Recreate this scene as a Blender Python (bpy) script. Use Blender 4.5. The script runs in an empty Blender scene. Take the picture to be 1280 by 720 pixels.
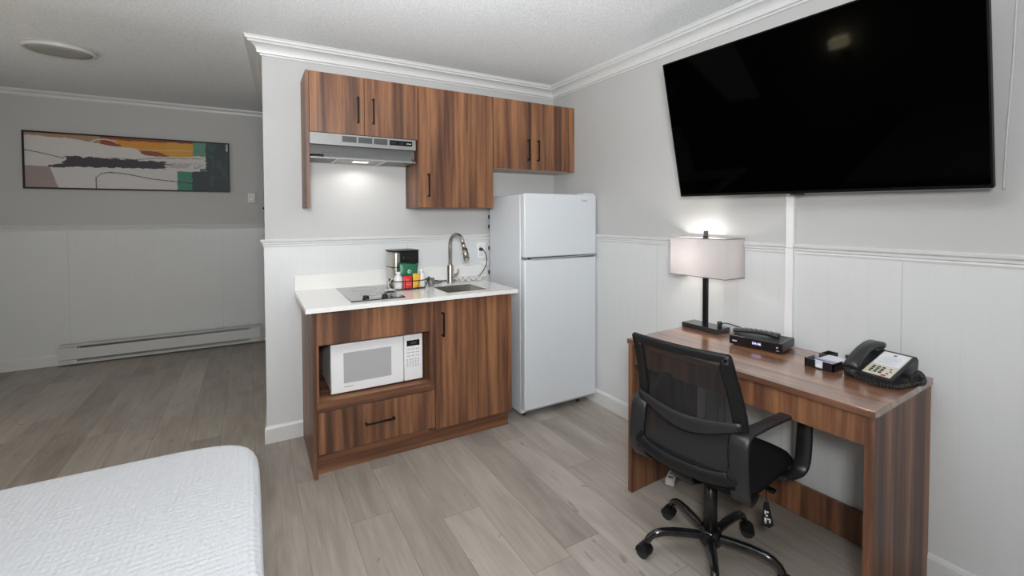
import bpy, bmesh, math, random
from mathutils import Vector, Matrix, noise
PI = math.pi
random.seed(7)
scene = bpy.context.scene
COL = scene.collection

# ------------------------------------------------------------------ camera
cam_data = bpy.data.cameras.new('camera')
cam = bpy.data.objects.new('camera', cam_data); COL.objects.link(cam)
RT = Vector((0.86760238, -0.49724363, -0.00385815)).normalized()
UP = Vector((0.016273, 0.02063712, 0.99965459)).normalized()
FW = Vector((0.49699225, 0.86736548, -0.02599646)).normalized()
M = Matrix((RT, UP, -FW)).transposed().to_4x4()
M.translation = Vector((-2.2063813, -3.09363797, 1.37449717))
cam.matrix_world = M
cam_data.sensor_fit = 'HORIZONTAL'; cam_data.sensor_width = 36.0
cam_data.lens = 563.85 / 1280 * 36
cam_data.shift_x = (640 - 635.92) / 1280
cam_data.shift_y = (285.39 - 360) / 1280
cam_data.clip_start = 0.02
scene.camera = cam

# ------------------------------------------------------------------ world, lights, exposure
world = bpy.data.worlds.new('world'); scene.world = world; world.use_nodes = True
world.node_tree.nodes['Background'].inputs[0].default_value = (0.8, 0.85, 0.9, 1)
world.node_tree.nodes['Background'].inputs[1].default_value = 0.3
scene.view_settings.view_transform = 'Standard'
scene.view_settings.look = 'None'
scene.view_settings.gamma = 1.0
scene.view_settings.exposure = 0.06
scene.view_settings.use_curve_mapping = False

def light(name, kind, loc, power, color=(1, 1, 1), size=0.3, size_y=None, target=None, spot=None, blend=0.5, radius=0.05, spread=None):
    d = bpy.data.lights.new(name, kind); d.energy = power; d.color = color
    if kind == 'AREA':
        d.size = size
        if size_y: d.shape = 'RECTANGLE'; d.size_y = size_y
        if spread: d.spread = spread
    if kind in ('POINT', 'SPOT'): d.shadow_soft_size = radius
    if kind == 'SPOT': d.spot_size = spot; d.spot_blend = blend
    o = bpy.data.objects.new(name, d); COL.objects.link(o); o.location = loc
    if target is not None:
        o.rotation_euler = (Vector(target) - Vector(loc)).to_track_quat('-Z', 'Y').to_euler()
    return o
# camera flash and its ceiling bounce as unseen area lamps, then fill and fittings
light('flash_key', 'AREA', (-2.25, -3.30, 1.62), 36, (0.98, 0.99, 1.0), 0.28, 0.28, target=(-1.25, 0, 1.75))
light('flash_bounced_forward', 'AREA', (-2.3, -3.10, 1.62), 20, (0.98, 0.99, 1.0), 0.5, 0.5, target=(-1.75, -1.75, 2.43), spread=math.radians(125))
light('flash_bounced_up', 'AREA', (-2.0, -2.4, 1.75), 20, (0.98, 0.99, 1.0), 0.5, 0.5, target=(-1.95, -2.2, 2.43), spread=math.radians(150))
light('far_room_fill', 'AREA', (-4.35, .9, 1.5), 3.5, (1.0, 0.98, 0.95), 1.2, 1.0, target=(-2.6, 1.6, 1.1))  # unseen fill added to lift the dim far room
light('range_hood_light', 'SPOT', (-1.60, -.16, 1.700), 2.0, (1.0, 0.965, 0.90), spot=math.radians(172), blend=.3, radius=.035, target=(-1.60, -0.10, 0))
light('desk_lamp_bulb_light', 'POINT', (-0.105, -1.53, 1.165), 11.0, (1.0, 0.95, 0.91), radius=0.03)

# ------------------------------------------------------------------ materials
MATS = {}
def nt(name):
    m = bpy.data.materials.new(name); m.use_nodes = True
    return m, m.node_tree.nodes, m.node_tree.links, m.node_tree.nodes['Principled BSDF']
def mat(name, color, rough=0.5, metal=0.0, spec=0.5, var=0.04, scale=30.0, bump=0.0, bscale=200.0, emit=None, estr=0.0, alpha=1.0, coat=0.0, trans=0.0):
    if name in MATS: return MATS[name]
    m, N, L, P = nt(name)
    tc = N.new('ShaderNodeTexCoord')
    nz = N.new('ShaderNodeTexNoise'); nz.inputs['Scale'].default_value = scale; nz.inputs['Detail'].default_value = 3
    L.new(tc.outputs['Object'], nz.inputs['Vector'])
    r = N.new('ShaderNodeValToRGB')
    r.color_ramp.elements[0].position = 0.3; r.color_ramp.elements[1].position = 0.7
    r.color_ramp.elements[0].color = (*[c * (1 - var) for c in color], 1)
    r.color_ramp.elements[1].color = (*[min(1, c * (1 + var)) for c in color], 1)
    L.new(nz.outputs['Fac'], r.inputs[0]); L.new(r.outputs[0], P.inputs['Base Color'])
    P.inputs['Roughness'].default_value = rough; P.inputs['Metallic'].default_value = metal
    P.inputs['Specular IOR Level'].default_value = spec
    P.inputs['Coat Weight'].default_value = coat
    P.inputs['Transmission Weight'].default_value = trans
    P.inputs['Alpha'].default_value = alpha
    if emit: P.inputs['Emission Color'].default_value = (*emit, 1); P.inputs['Emission Strength'].default_value = estr
    if bump:
        n2 = N.new('ShaderNodeTexNoise'); n2.inputs['Scale'].default_value = bscale; n2.inputs['Detail'].default_value = 4
        L.new(tc.outputs['Object'], n2.inputs['Vector'])
        b = N.new('ShaderNodeBump'); b.inputs['Strength'].default_value = bump; b.inputs['Distance'].default_value = 0.01
        L.new(n2.outputs['Fac'], b.inputs['Height']); L.new(b.outputs[0], P.inputs['Normal'])
    MATS[name] = m
    return m
def math_node(N, L, op, a, b=None, c=None):
    n = N.new('ShaderNodeMath'); n.operation = op
    for i, v in enumerate((a, b, c)):
        if v is None: continue
        if isinstance(v, (int, float)): n.inputs[i].default_value = v
        else: L.new(v, n.inputs[i])
    return n.outputs[0]
def wood(name, grain='z', seed=0.0, rough=0.42, gain=1.0, coat=0.0):
    """walnut laminate: streaks run along the grain axis"""
    m, N, L, P = nt(name)
    tc = N.new('ShaderNodeTexCoord'); sp = N.new('ShaderNodeSeparateXYZ'); L.new(tc.outputs['Object'], sp.inputs[0])
    X, Y, Z = sp.outputs
    if grain == 'z': ac, al = math_node(N, L, 'ADD', X, math_node(N, L, 'MULTIPLY', Y, 0.93)), Z
    elif grain == 'y': ac, al = math_node(N, L, 'ADD', X, Z), Y
    else: ac, al = math_node(N, L, 'ADD', Y, Z), X
    ac = math_node(N, L, 'ADD', ac, seed)
    def nz(sa, sl, detail=3, rough_=0.6, w=0.0):
        cb = N.new('ShaderNodeCombineXYZ')
        L.new(math_node(N, L, 'MULTIPLY', ac, sa), cb.inputs[0]); L.new(math_node(N, L, 'MULTIPLY', al, sl), cb.inputs[1])
        cb.inputs[2].default_value = w
        n = N.new('ShaderNodeTexNoise'); n.inputs['Scale'].default_value = 1; n.inputs['Detail'].default_value = detail; n.inputs['Roughness'].default_value = rough_
        n.inputs['Distortion'].default_value = 0.35
        L.new(cb.outputs[0], n.inputs['Vector']); return n.outputs['Fac']
    bands = nz(13, 0.5, 2, 0.5, 3.1); mid = nz(34, 1.3, 3, 0.55, 1.0); fine = nz(420, 9, 3, 0.7, 2.0)
    # strips of veneer, each with its own tone
    wn = N.new('ShaderNodeTexWhiteNoise'); wn.noise_dimensions = '1D'
    wob = math_node(N, L, 'MULTIPLY', nz(0.5, 0.9, 1, 0.4, 5), 0.02)
    L.new(math_node(N, L, 'FLOOR', math_node(N, L, 'MULTIPLY', math_node(N, L, 'ADD', ac, wob), 13.3)), wn.inputs['W'])
    v = math_node(N, L, 'ADD', math_node(N, L, 'MULTIPLY', bands, 0.62), math_node(N, L, 'MULTIPLY', mid, 0.42))
    v = math_node(N, L, 'ADD', v, math_node(N, L, 'MULTIPLY', fine, 0.22))
    v = math_node(N, L, 'ADD', v, math_node(N, L, 'MULTIPLY', wn.outputs['Value'], 0.12))
    r = N.new('ShaderNodeValToRGB'); L.new(v, r.inputs[0])
    e = r.color_ramp.elements
    e[0].position = 0.56; e[0].color = (0.070 * gain, 0.034 * gain, 0.022 * gain, 1)
    e[1].position = 0.84; e[1].color = (0.32 * gain, 0.150 * gain, 0.070 * gain, 1)
    a = e.new(0.65); a.color = (0.132 * gain, 0.058 * gain, 0.032 * gain, 1)
    a = e.new(0.72); a.color = (0.200 * gain, 0.090 * gain, 0.045 * gain, 1)
    L.new(r.outputs[0], P.inputs['Base Color'])
    P.inputs['Roughness'].default_value = rough; P.inputs['Specular IOR Level'].default_value = 0.4; P.inputs['Coat Weight'].default_value = coat; P.inputs['Coat Roughness'].default_value = 0.16; P.inputs['Coat IOR'].default_value = 1.8
    b = N.new('ShaderNodeBump'); b.inputs['Strength'].default_value = 0.08; b.inputs['Distance'].default_value = 0.002
    L.new(fine, b.inputs['Height']); L.new(b.outputs[0], P.inputs['Normal'])
    MATS[name] = m; return m
WZ = wood('walnut_vertical', 'z'); WZ2 = wood('walnut_vertical_two', 'z', 3.7); WZ3 = wood('walnut_vertical_three', 'z', 8.3)
WX = wood('walnut_along', 'x', 1.3); WY = wood('walnut_top', 'y', 2.2, 0.3, gain=1.4, coat=1.0); WE = wood('walnut_edge', 'z', 5.1)  # WY gain lightens the desktop colour to stand in for its sheen
WZ4 = wood('walnut_vertical_four', 'z', 12.9)

def floor_mat():
    m, N, L, P = nt('grey_oak_plank')
    tc = N.new('ShaderNodeTexCoord'); sp = N.new('ShaderNodeSeparateXYZ'); L.new(tc.outputs['Object'], sp.inputs[0])
    X, Y, Z = sp.outputs
    W_, LEN = 0.184, 1.22
    u = math_node(N, L, 'DIVIDE', math_node(N, L, 'ADD', X, 2.02 + W_ * 40), W_)
    row = math_node(N, L, 'FLOOR', u); fu = math_node(N, L, 'FRACT', u)
    w1 = N.new('ShaderNodeTexWhiteNoise'); w1.noise_dimensions = '1D'; L.new(row, w1.inputs['W'])
    v = math_node(N, L, 'ADD', math_node(N, L, 'DIVIDE', math_node(N, L, 'ADD', Y, 20), LEN), math_node(N, L, 'MULTIPLY', w1.outputs['Value'], 7.3))
    pl = math_node(N, L, 'FLOOR', v); fv = math_node(N, L, 'FRACT', v)
    cb = N.new('ShaderNodeCombineXYZ'); L.new(row, cb.inputs[0]); L.new(pl, cb.inputs[1])
    w2 = N.new('ShaderNodeTexWhiteNoise'); w2.noise_dimensions = '2D'; L.new(cb.outputs[0], w2.inputs['Vector'])
    tone = w2.outputs['Value']
    def nz(sx, sy, det, dist=0.5):
        c = N.new('ShaderNodeCombineXYZ')
        L.new(math_node(N, L, 'MULTIPLY', X, sx), c.inputs[0]); L.new(math_node(N, L, 'MULTIPLY', Y, sy), c.inputs[1])
        L.new(math_node(N, L, 'MULTIPLY', tone, 40), c.inputs[2])
        n = N.new('ShaderNodeTexNoise'); n.inputs['Scale'].default_value = 1; n.inputs['Detail'].default_value = det
        n.inputs['Distortion'].default_value = dist; L.new(c.outputs[0], n.inputs['Vector']); return n.outputs['Fac']
    big = nz(6, 1.4, 3, 0.8); grain = nz(70, 4.0, 5, 0.6); knots = nz(9, 5, 1, 1.5)
    s = math_node(N, L, 'ADD', math_node(N, L, 'MULTIPLY', big, 0.5), math_node(N, L, 'MULTIPLY', grain, 0.28))
    s = math_node(N, L, 'ADD', s, math_node(N, L, 'MULTIPLY', tone, 0.17))
    r = N.new('ShaderNodeValToRGB'); L.new(s, r.inputs[0]); e = r.color_ramp.elements
    e[0].position = 0.25; e[0].color = (0.225, 0.192, 0.162, 1)
    e[1].position = 0.75; e[1].color = (0.50, 0.455, 0.408, 1)
    a = e.new(0.5); a.color = (0.365, 0.325, 0.285, 1)
    # joints
    jx = math_node(N, L, 'LESS_THAN', math_node(N, L, 'MINIMUM', fu, math_node(N, L, 'SUBTRACT', 1, fu)), 0.009)
    jy = math_node(N, L, 'LESS_THAN', math_node(N, L, 'MINIMUM', fv, math_node(N, L, 'SUBTRACT', 1, fv)), 0.0014)
    j = math_node(N, L, 'MAXIMUM', jx, jy)
    mx = N.new('ShaderNodeMix'); mx.data_type = 'RGBA'
    L.new(math_node(N, L, 'MULTIPLY', j, 0.38), mx.inputs['Factor']); L.new(r.outputs[0], mx.inputs['A']); mx.inputs['B'].default_value = (0.06, 0.05, 0.04, 1)
    kn = math_node(N, L, 'MULTIPLY', math_node(N, L, 'GREATER_THAN', knots, 0.74), 0.35)
    mk = N.new('ShaderNodeMix'); mk.data_type = 'RGBA'; L.new(kn, mk.inputs['Factor']); L.new(mx.outputs['Result'], mk.inputs['A']); mk.inputs['B'].default_value = (0.09, 0.07, 0.055, 1)
    L.new(mk.outputs['Result'], P.inputs['Base Color'])
    P.inputs['Roughness'].default_value = 0.48; P.inputs['Specular IOR Level'].default_value = 0.35
    b = N.new('ShaderNodeBump'); b.inputs['Strength'].default_value = 0.25; b.inputs['Distance'].default_value = 0.002
    L.new(math_node(N, L, 'SUBTRACT', math_node(N, L, 'MULTIPLY', grain, 0.3), j), b.inputs['Height']); L.new(b.outputs[0], P.inputs['Normal'])
    return m
def ceiling_mat():
    m, N, L, P = nt('textured_ceiling')
    tc = N.new('ShaderNodeTexCoord')
    n1 = N.new('ShaderNodeTexNoise'); n1.inputs['Scale'].default_value = 95; n1.inputs['Detail'].default_value = 5; n1.inputs['Roughness'].default_value = 0.7
    L.new(tc.outputs['Object'], n1.inputs['Vector'])
    r = N.new('ShaderNodeValToRGB'); r.color_ramp.elements[0].position = 0.35; r.color_ramp.elements[0].color = (0.73, 0.75, 0.765, 1)
    r.color_ramp.elements[1].position = 0.65; r.color_ramp.elements[1].color = (0.93, 0.955, 0.975, 1)
    L.new(n1.outputs['Fac'], r.inputs[0]); L.new(r.outputs[0], P.inputs['Base Color'])
    P.inputs['Roughness'].default_value = 0.95
    b = N.new('ShaderNodeBump'); b.inputs['Strength'].default_value = 0.6; b.inputs['Distance'].default_value = 0.006
    L.new(n1.outputs['Fac'], b.inputs['Height']); L.new(b.outputs[0], P.inputs['Normal'])
    return m
def beadboard(name, axis, off, color=(0.655, 0.668, 0.668), pitch=0.0715):
    """white panelling with pairs of fine vertical grooves and a wider joint each 1.22 m"""
    m, N, L, P = nt(name)
    tc = N.new('ShaderNodeTexCoord'); sp = N.new('ShaderNodeSeparateXYZ'); L.new(tc.outputs['Object'], sp.inputs[0])
    A = sp.outputs[axis]
    t = math_node(N, L, 'ADD', A, off + 100 * pitch)
    f = math_node(N, L, 'FRACT', math_node(N, L, 'DIVIDE', t, pitch))
    d1 = math_node(N, L, 'LESS_THAN', math_node(N, L, 'ABSOLUTE', math_node(N, L, 'SUBTRACT', f, 0.5)), 0.03)
    d2 = math_node(N, L, 'LESS_THAN', math_node(N, L, 'ABSOLUTE', math_node(N, L, 'SUBTRACT', f, 0.64)), 0.03)
    g = math_node(N, L, 'MAXIMUM', d1, d2)
    f2 = math_node(N, L, 'FRACT', math_node(N, L, 'DIVIDE', math_node(N, L, 'ADD', A, off + 12.2), 1.22))
    js = math_node(N, L, 'LESS_THAN', f2, 0.0028)
    P.inputs['Base Color'].default_value = (*color, 1); P.inputs['Roughness'].default_value = 0.4
    mx = N.new('ShaderNodeMix'); mx.data_type = 'RGBA'; L.new(math_node(N, L, 'MULTIPLY', js, 0.4), mx.inputs['Factor'])
    mx.inputs['A'].default_value = (*color, 1); mx.inputs['B'].default_value = (0.3, 0.3, 0.3, 1); L.new(mx.outputs['Result'], P.inputs['Base Color'])
    b = N.new('ShaderNodeBump'); b.inputs['Strength'].default_value = 0.42; b.inputs['Distance'].default_value = 0.002
    L.new(math_node(N, L, 'SUBTRACT', 0, math_node(N, L, 'MAXIMUM', g, js)), b.inputs['Height']); L.new(b.outputs[0], P.inputs['Normal'])
    return m
PAINT = mat('greige_wall_paint', (0.50, 0.50, 0.492), 0.6, var=0.012, scale=3, bump=0.03, bscale=220)
TRIMW = mat('white_trim_paint', (0.66, 0.665, 0.66), 0.35, var=0.01)
BEADX = beadboard('white_beadboard_x', 0, 1.2558); BEADY = beadboard('white_beadboard_y', 1, 2.337)
WHITEP = mat('white_plastic', (0.80, 0.80, 0.80), 0.35, var=0.01)
WHITEE = mat('white_enamel', (0.66, 0.695, 0.725), 0.22, var=0.008, bump=0.01, bscale=500)
FRIDGE = mat('fridge_enamel', (0.68, 0.71, 0.74), 0.28, var=0.01, bump=0.03, bscale=350)
GASKET = mat('grey_gasket', (0.30, 0.31, 0.32), 0.6)
BLACKM = mat('black_metal', (0.012, 0.012, 0.013), 0.3, 0.6)
BLACKP = mat('black_plastic', (0.009, 0.009, 0.010), 0.42, spec=0.3, var=0.15, bump=0.04, bscale=700)
BLACKG = mat('black_gloss', (0.008, 0.008, 0.009), 0.12)
CHARP = mat('charcoal_plastic', (0.017, 0.0175, 0.019), 0.36, var=0.1, bump=0.05, bscale=900)
FABRIC = mat('black_seat_fabric', (0.011, 0.011, 0.012), 0.95, spec=0.1, var=0.3, scale=600, bump=0.3, bscale=1200)
RUBBER = mat('black_rubber', (0.02, 0.02, 0.02), 0.7)
STEEL = mat('brushed_steel', (0.55, 0.53, 0.49), 0.3, 1.0, var=0.06, scale=60)
NICKEL = mat('brushed_nickel', (0.46, 0.43, 0.385), 0.3, 1.0, var=0.05)
HOODS = mat('hood_steel', (0.24, 0.24, 0.235), 0.5, 0.5, var=0.03)
DARKG = mat('dark_grey_metal', (0.07, 0.07, 0.07), 0.5, 0.3)
QUARTZ = mat('white_quartz', (0.80, 0.79, 0.765), 0.2, var=0.02, scale=90, coat=0.2)
GLASSB = mat('black_ceramic_glass', (0.012, 0.012, 0.014), 0.045, spec=0.9, coat=0.6)
SCREEN = mat('tv_screen_black', (0.0003, 0.0003, 0.0003), 0.045, spec=0.024, var=0.0)
GREYP = mat('grey_print', (0.20, 0.20, 0.21), 0.5)
DGREY = mat('silver_grey', (0.35, 0.35, 0.36), 0.4)
PAPER = mat('paper_white', (0.75, 0.75, 0.78), 0.7)
BLUEP = mat('blue_print', (0.12, 0.12, 0.45), 0.6)
RED = mat('red_packet', (0.62, 0.03, 0.03), 0.4); YEL = mat('yellow_packet', (0.75, 0.42, 0.04), 0.4)
GREEN = mat('green_packet', (0.015, 0.13, 0.06), 0.35, var=0.2, scale=60); CYAN = mat('pale_blue_print', (0.45, 0.62, 0.68), 0.5)
CREAM = mat('cream_faceplate', (0.62, 0.58, 0.47), 0.4); PHRED = mat('red_button', (0.55, 0.03, 0.04), 0.4)
CORD = mat('black_cord', (0.012, 0.012, 0.012), 0.5); WCORD = mat('white_cord', (0.70, 0.70, 0.69), 0.45)

# ------------------------------------------------------------------ mesh helpers
class B:
    def __init__(s): s.bm = bmesh.new(); s.mi = 0
    def _mk(s, verts, faces, smooth=False):
        vs = [s.bm.verts.new(v) for v in verts]; out = []
        for f in faces:
            try: fc = s.bm.faces.new([vs[i] for i in f]); fc.material_index = s.mi; fc.smooth = smooth; out.append(fc)
            except ValueError: pass
        return vs, out
    def box(s, x0, x1, y0, y1, z0, z1, bev=0.0, seg=2, mtx=None):
        v = [(x, y, z) for x in (x0, x1) for y in (y0, y1) for z in (z0, z1)]
        if mtx is not None: v = [mtx @ Vector(p) for p in v]
        vs, fs = s._mk(v, [(0, 1, 3, 2), (4, 6, 7, 5), (0, 4, 5, 1), (2, 3, 7, 6), (0, 2, 6, 4), (1, 5, 7, 3)])
        if bev > 0:
            ed = list({e for f in fs for e in f.edges})
            r = bmesh.ops.bevel(s.bm, geom=ed, offset=bev, segments=seg, affect='EDGES', profile=0.5)
            for f in r['faces']: f.smooth = True; f.material_index = s.mi
        return s
    def prism(s, poly, z0, z1, axis='z', bev=0.0, smooth=False, mtx=None):
        def P(a, b, h): return {'z': (a, b, h), 'y': (a, h, b), 'x': (h, a, b)}[axis]
        n = len(poly)
        v = [P(a, b, z0) for a, b in poly] + [P(a, b, z1) for a, b in poly]
        if mtx is not None: v = [mtx @ Vector(p) for p in v]
        fs = [tuple(range(n))[::-1], tuple(range(n, 2 * n))] + [(i, (i + 1) % n, n + (i + 1) % n, n + i) for i in range(n)]
        vs, fo = s._mk(v, fs)
        for f in fo[2:]: f.smooth = smooth
        if bev:
            ed = list({e for f in fo[:2] for e in f.edges})
            bmesh.ops.bevel(s.bm, geom=ed, offset=bev, segments=2, affect='EDGES', profile=0.5)
        return s
    def cyl(s, p0, p1, r0, r1=None, n=20, caps=True):
        r1 = r0 if r1 is None else r1
        p0, p1 = Vector(p0), Vector(p1); d = (p1 - p0).normalized()
        a = d.orthogonal().normalized(); b = d.cross(a)
        v = [p0 + (a * math.cos(2 * PI * i / n) + b * math.sin(2 * PI * i / n)) * r0 for i in range(n)] + \
            [p1 + (a * math.cos(2 * PI * i / n) + b * math.sin(2 * PI * i / n)) * r1 for i in range(n)]
        fs = [(i, (i + 1) % n, n + (i + 1) % n, n + i) for i in range(n)]
        vs, fo = s._mk(v, fs, True)
        if caps:
            for idx in (tuple(range(n))[::-1], tuple(range(n, 2 * n))):
                f = s.bm.faces.new([vs[i] for i in idx]); f.material_index = s.mi
        return s
    def tube(s, pts, r, n=8, closed=False):
        pts = [Vector(p) for p in pts]; rings = []; prev = None; m = len(pts)
        rr = r if isinstance(r, (list, tuple)) else [r] * m
        for i, p in enumerate(pts):
            if closed: t = (pts[(i + 1) % m] - pts[i - 1]).normalized()
            else: t = (pts[min(i + 1, m - 1)] - pts[max(i - 1, 0)]).normalized()
            if prev is None: a = t.orthogonal().normalized()
            else:
                a = prev - t * prev.dot(t)
                a = a.normalized() if a.length > 1e-6 else t.orthogonal().normalized()
            prev = a; b = t.cross(a)
            rings.append([s.bm.verts.new(p + (a * math.cos(2 * PI * k / n) + b * math.sin(2 * PI * k / n)) * rr[i]) for k in range(n)])
        for i in range(m if closed else m - 1):
            A, C = rings[i], rings[(i + 1) % m]
            for k in range(n):
                f = s.bm.faces.new((A[k], A[(k + 1) % n], C[(k + 1) % n], C[k])); f.smooth = True; f.material_index = s.mi
        if not closed:
            for R in (rings[0][::-1], rings[-1]):
                f = s.bm.faces.new(R); f.material_index = s.mi
        return s
    def band(s, pts, wdir, w, th):
        """ribbon of rectangular section along pts; width w along wdir, thickness th"""
        pts = [Vector(p) for p in pts]; m = len(pts); rings = []
        ws = w if isinstance(w, (list, tuple)) else [w] * m
        wd = Vector(wdir).normalized()
        for i, p in enumerate(pts):
            t = (pts[min(i + 1, m - 1)] - pts[max(i - 1, 0)]).normalized(); nn = wd.cross(t).normalized()
            h, q = ws[i] / 2, th / 2
            sec = [(-h, -q * .3), (-h * .82, -q), (h * .82, -q), (h, -q * .3), (h, q * .3), (h * .82, q), (-h * .82, q), (-h, q * .3)]
            rings.append([s.bm.verts.new(p + wd * a + nn * b) for a, b in sec])
        for i in range(m - 1):
            for k in range(8):
                f = s.bm.faces.new((rings[i][k], rings[i][(k + 1) % 8], rings[i + 1][(k + 1) % 8], rings[i + 1][k])); f.smooth = True; f.material_index = s.mi
        for R in (rings[0][::-1], rings[-1]):
            f = s.bm.faces.new(R); f.material_index = s.mi
        return s
    def lathe(s, prof, c=(0, 0, 0), n=32, mtx=None):
        rings = []
        for r, z in prof:
            if r < 1e-6:
                p = Vector((c[0], c[1], c[2] + z)); p = mtx @ p if mtx is not None else p
                rings.append([s.bm.verts.new(p)])
            else:
                R = []
                for k in range(n):
                    p = Vector((c[0] + r * math.cos(2 * PI * k / n), c[1] + r * math.sin(2 * PI * k / n), c[2] + z))
                    if mtx is not None: p = mtx @ p
                    R.append(s.bm.verts.new(p))
                rings.append(R)
        for A, C in zip(rings, rings[1:]):
            for k in range(n):
                if len(A) == 1 and len(C) == 1: continue
                if len(A) == 1: vv = (A[0], C[(k + 1) % n], C[k])
                elif len(C) == 1: vv = (A[k], A[(k + 1) % n], C[0])
                else: vv = (A[k], A[(k + 1) % n], C[(k + 1) % n], C[k])
                f = s.bm.faces.new(vv); f.smooth = True; f.material_index = s.mi
        return s
    def grid(s, fn, nu, nv, smooth=True, wrap=False):
        R = [[s.bm.verts.new(fn(i / nu, j / nv)) for j in range(nv + 1)] for i in range(nu + (0 if wrap else 1))]
        for i in range(nu):
            for j in range(nv):
                A, C = R[i], R[(i + 1) % len(R)]
                f = s.bm.faces.new((A[j], C[j], C[j + 1], A[j + 1])); f.smooth = smooth; f.material_index = s.mi
        return s

def obj(name, b, mats, parent=None, local=False, norm=True):
    bm = b.bm
    if norm: bmesh.ops.recalc_face_normals(bm, faces=bm.faces)
    me = bpy.data.meshes.new(name)
    if parent is not None and not local:
        L = Vector((0, 0, 0)); q = parent
        while q is not None: L += q.location; q = q.parent
        bmesh.ops.translate(bm, verts=bm.verts, vec=-L)
    bm.to_mesh(me); bm.free()
    for m in (mats if isinstance(mats, (list, tuple)) else [mats]): me.materials.append(m)
    o = bpy.data.objects.new(name, me); COL.objects.link(o)
    if parent is not None: o.parent = parent
    return o
def tag(o, label, cat, group=None):
    o['label'] = label; o['category'] = cat
    if group: o['group'] = group
    return o
def thing(name, label, cat, loc=(0, 0, 0), rz=0.0, group=None):
    o = bpy.data.objects.new(name, None); COL.objects.link(o); o.location = loc; o.rotation_euler = (0, 0, rz)
    o.empty_display_size = 0.1
    return tag(o, label, cat, group)
def origin_to(o, loc):
    loc = Vector(loc)
    o.data.transform(Matrix.Translation(-loc)); o.location = loc; return o
def struct(name, b, m, norm=True):
    o = obj(name, b, m, norm=norm); o['kind'] = 'structure'; return o
def text_mesh(body, size, mtx, depth=0.0004):
    """returns verts, faces of a text laid in the local XY plane of mtx"""
    cu = bpy.data.curves.new('lettering', 'FONT'); cu.body = body; cu.size = size; cu.align_x = 'CENTER'; cu.align_y = 'CENTER'
    cu.extrude = depth; cu.resolution_u = 2
    o = bpy.data.objects.new('lettering', cu); COL.objects.link(o)
    dg = bpy.context.evaluated_depsgraph_get(); dg.update()
    me = bpy.data.meshes.new_from_object(o.evaluated_get(dg))
    vs = [mtx @ v.co for v in me.vertices]; fs = [tuple(p.vertices) for p in me.polygons]
    bpy.data.objects.remove(o); bpy.data.curves.remove(cu); bpy.data.meshes.remove(me)
    return vs, fs
def add_text(b, body, size, mtx, depth=0.0004):
    vs, fs = text_mesh(body, size, mtx, depth); b._mk(vs, fs)
def frame_mtx(o, xa, ya):
    xa, ya = Vector(xa).normalized(), Vector(ya).normalized(); za = xa.cross(ya)
    m = Matrix((xa, ya, za)).transposed().to_4x4(); m.translation = Vector(o); return m
def smooth_path(pts, k=6):
    pts = [Vector(p) for p in pts]; out = []
    for i in range(len(pts) - 1):
        p0 = pts[max(i - 1, 0)]; p1 = pts[i]; p2 = pts[i + 1]; p3 = pts[min(i + 2, len(pts) - 1)]
        for j in range(k):
            t = j / k
            out.append(0.5 * ((2 * p1) + (p2 - p0) * t + (2 * p0 - 5 * p1 + 4 * p2 - p3) * t * t + (3 * p1 - p0 - 3 * p2 + p3) * t ** 3))
    out.append(pts[-1]); return out

# ------------------------------------------------------------------ room shell
ZC = 2.43; YF = 2.634; XL = -2.131; XLB = -2.045; YB = 1.70; XW = -4.45; YS = -4.6
def zc(y): return ZC if y <= 0 else ZC + 0.108 * y / YF
struct('floor', B().box(XW - .1, .1, YS - .1, YF + .1, -0.08, 0.0), floor_mat())
b = B(); b.prism([(YS - .1, ZC), (0, ZC), (YF + .1, zc(YF + .1)), (YF + .1, ZC + .3), (YS - .1, ZC + .3)], XW - .1, .1, 'x')
struct('ceiling', b, ceiling_mat())
struct('wall_right', B().box(0, .1, YS, YF, 0, ZC + .25), PAINT)
struct('wall_far', B().box(XW, .1, YF, YF + .1, 0, ZC + .25), PAINT)
struct('wall_left', B().box(XW - .1, XW, YS, YF, 0, ZC + .25), PAINT)
# wall behind the camera with the window opening
b = B(); b.box(XW, -2.9, YS - .1, YS, 0, ZC + .2); b.box(-.6, .1, YS - .1, YS, 0, ZC + .2); b.box(-2.9, -.6, YS - .1, YS, 0, 1.1); b.box(-2.9, -.6, YS - .1, YS, 2.2, ZC + .2)
struct('wall_back', b, PAINT)
b = B(); b.prism([(XL, 0), (0, 0), (0, YB), (XLB, YB)], 0, ZC + .2)
struct('wall_kitchen', b, PAINT)
# window behind the camera
b = B(); b.box(-2.9, -.6, YS - .06, YS - .02, 1.1, 1.16); b.box(-2.9, -.6, YS - .06, YS - .02, 2.14, 2.2)
for x in (-2.9, -1.79, -.66): b.box(x, x + .06, YS - .06, YS - .02, 1.1, 2.2)
struct('window_1', b, TRIMW)
# crown moulding (each run mitred)
def run(path, prof, idx, mats, names, closed=False, zfun=None, caps=True):
    """sweeps prof [(offset to the room side, z)] along path; one object per segment"""
    n = len(path); P = [Vector((p[0], p[1])) for p in path]; rings = []
    for i in range(n):
        ds = []
        if i > 0: ds.append((P[i] - P[i - 1]).normalized())
        if i < n - 1: ds.append((P[i + 1] - P[i]).normalized())
        ns = [Vector((d.y, -d.x)) for d in ds]
        if len(ns) == 2:
            mvec = (ns[0] + ns[1]); mvec = mvec / (mvec.dot(ns[0]))
        else: mvec = ns[0]
        z0 = zfun(P[i].y) if zfun else 0
        rings.append([Vector((P[i].x + mvec.x * o, P[i].y + mvec.y * o, z0 + z)) for o, z in prof])
    k = len(prof)
    for i in range(n - 1):
        b = B(); v = rings[i] + rings[i + 1]
        b._mk(v, [(j, (j + 1) % k, k + (j + 1) % k, k + j) for j in range(k)] + [tuple(range(k)), tuple(range(k, 2 * k))])
        struct(names[i], b, mats)
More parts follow.
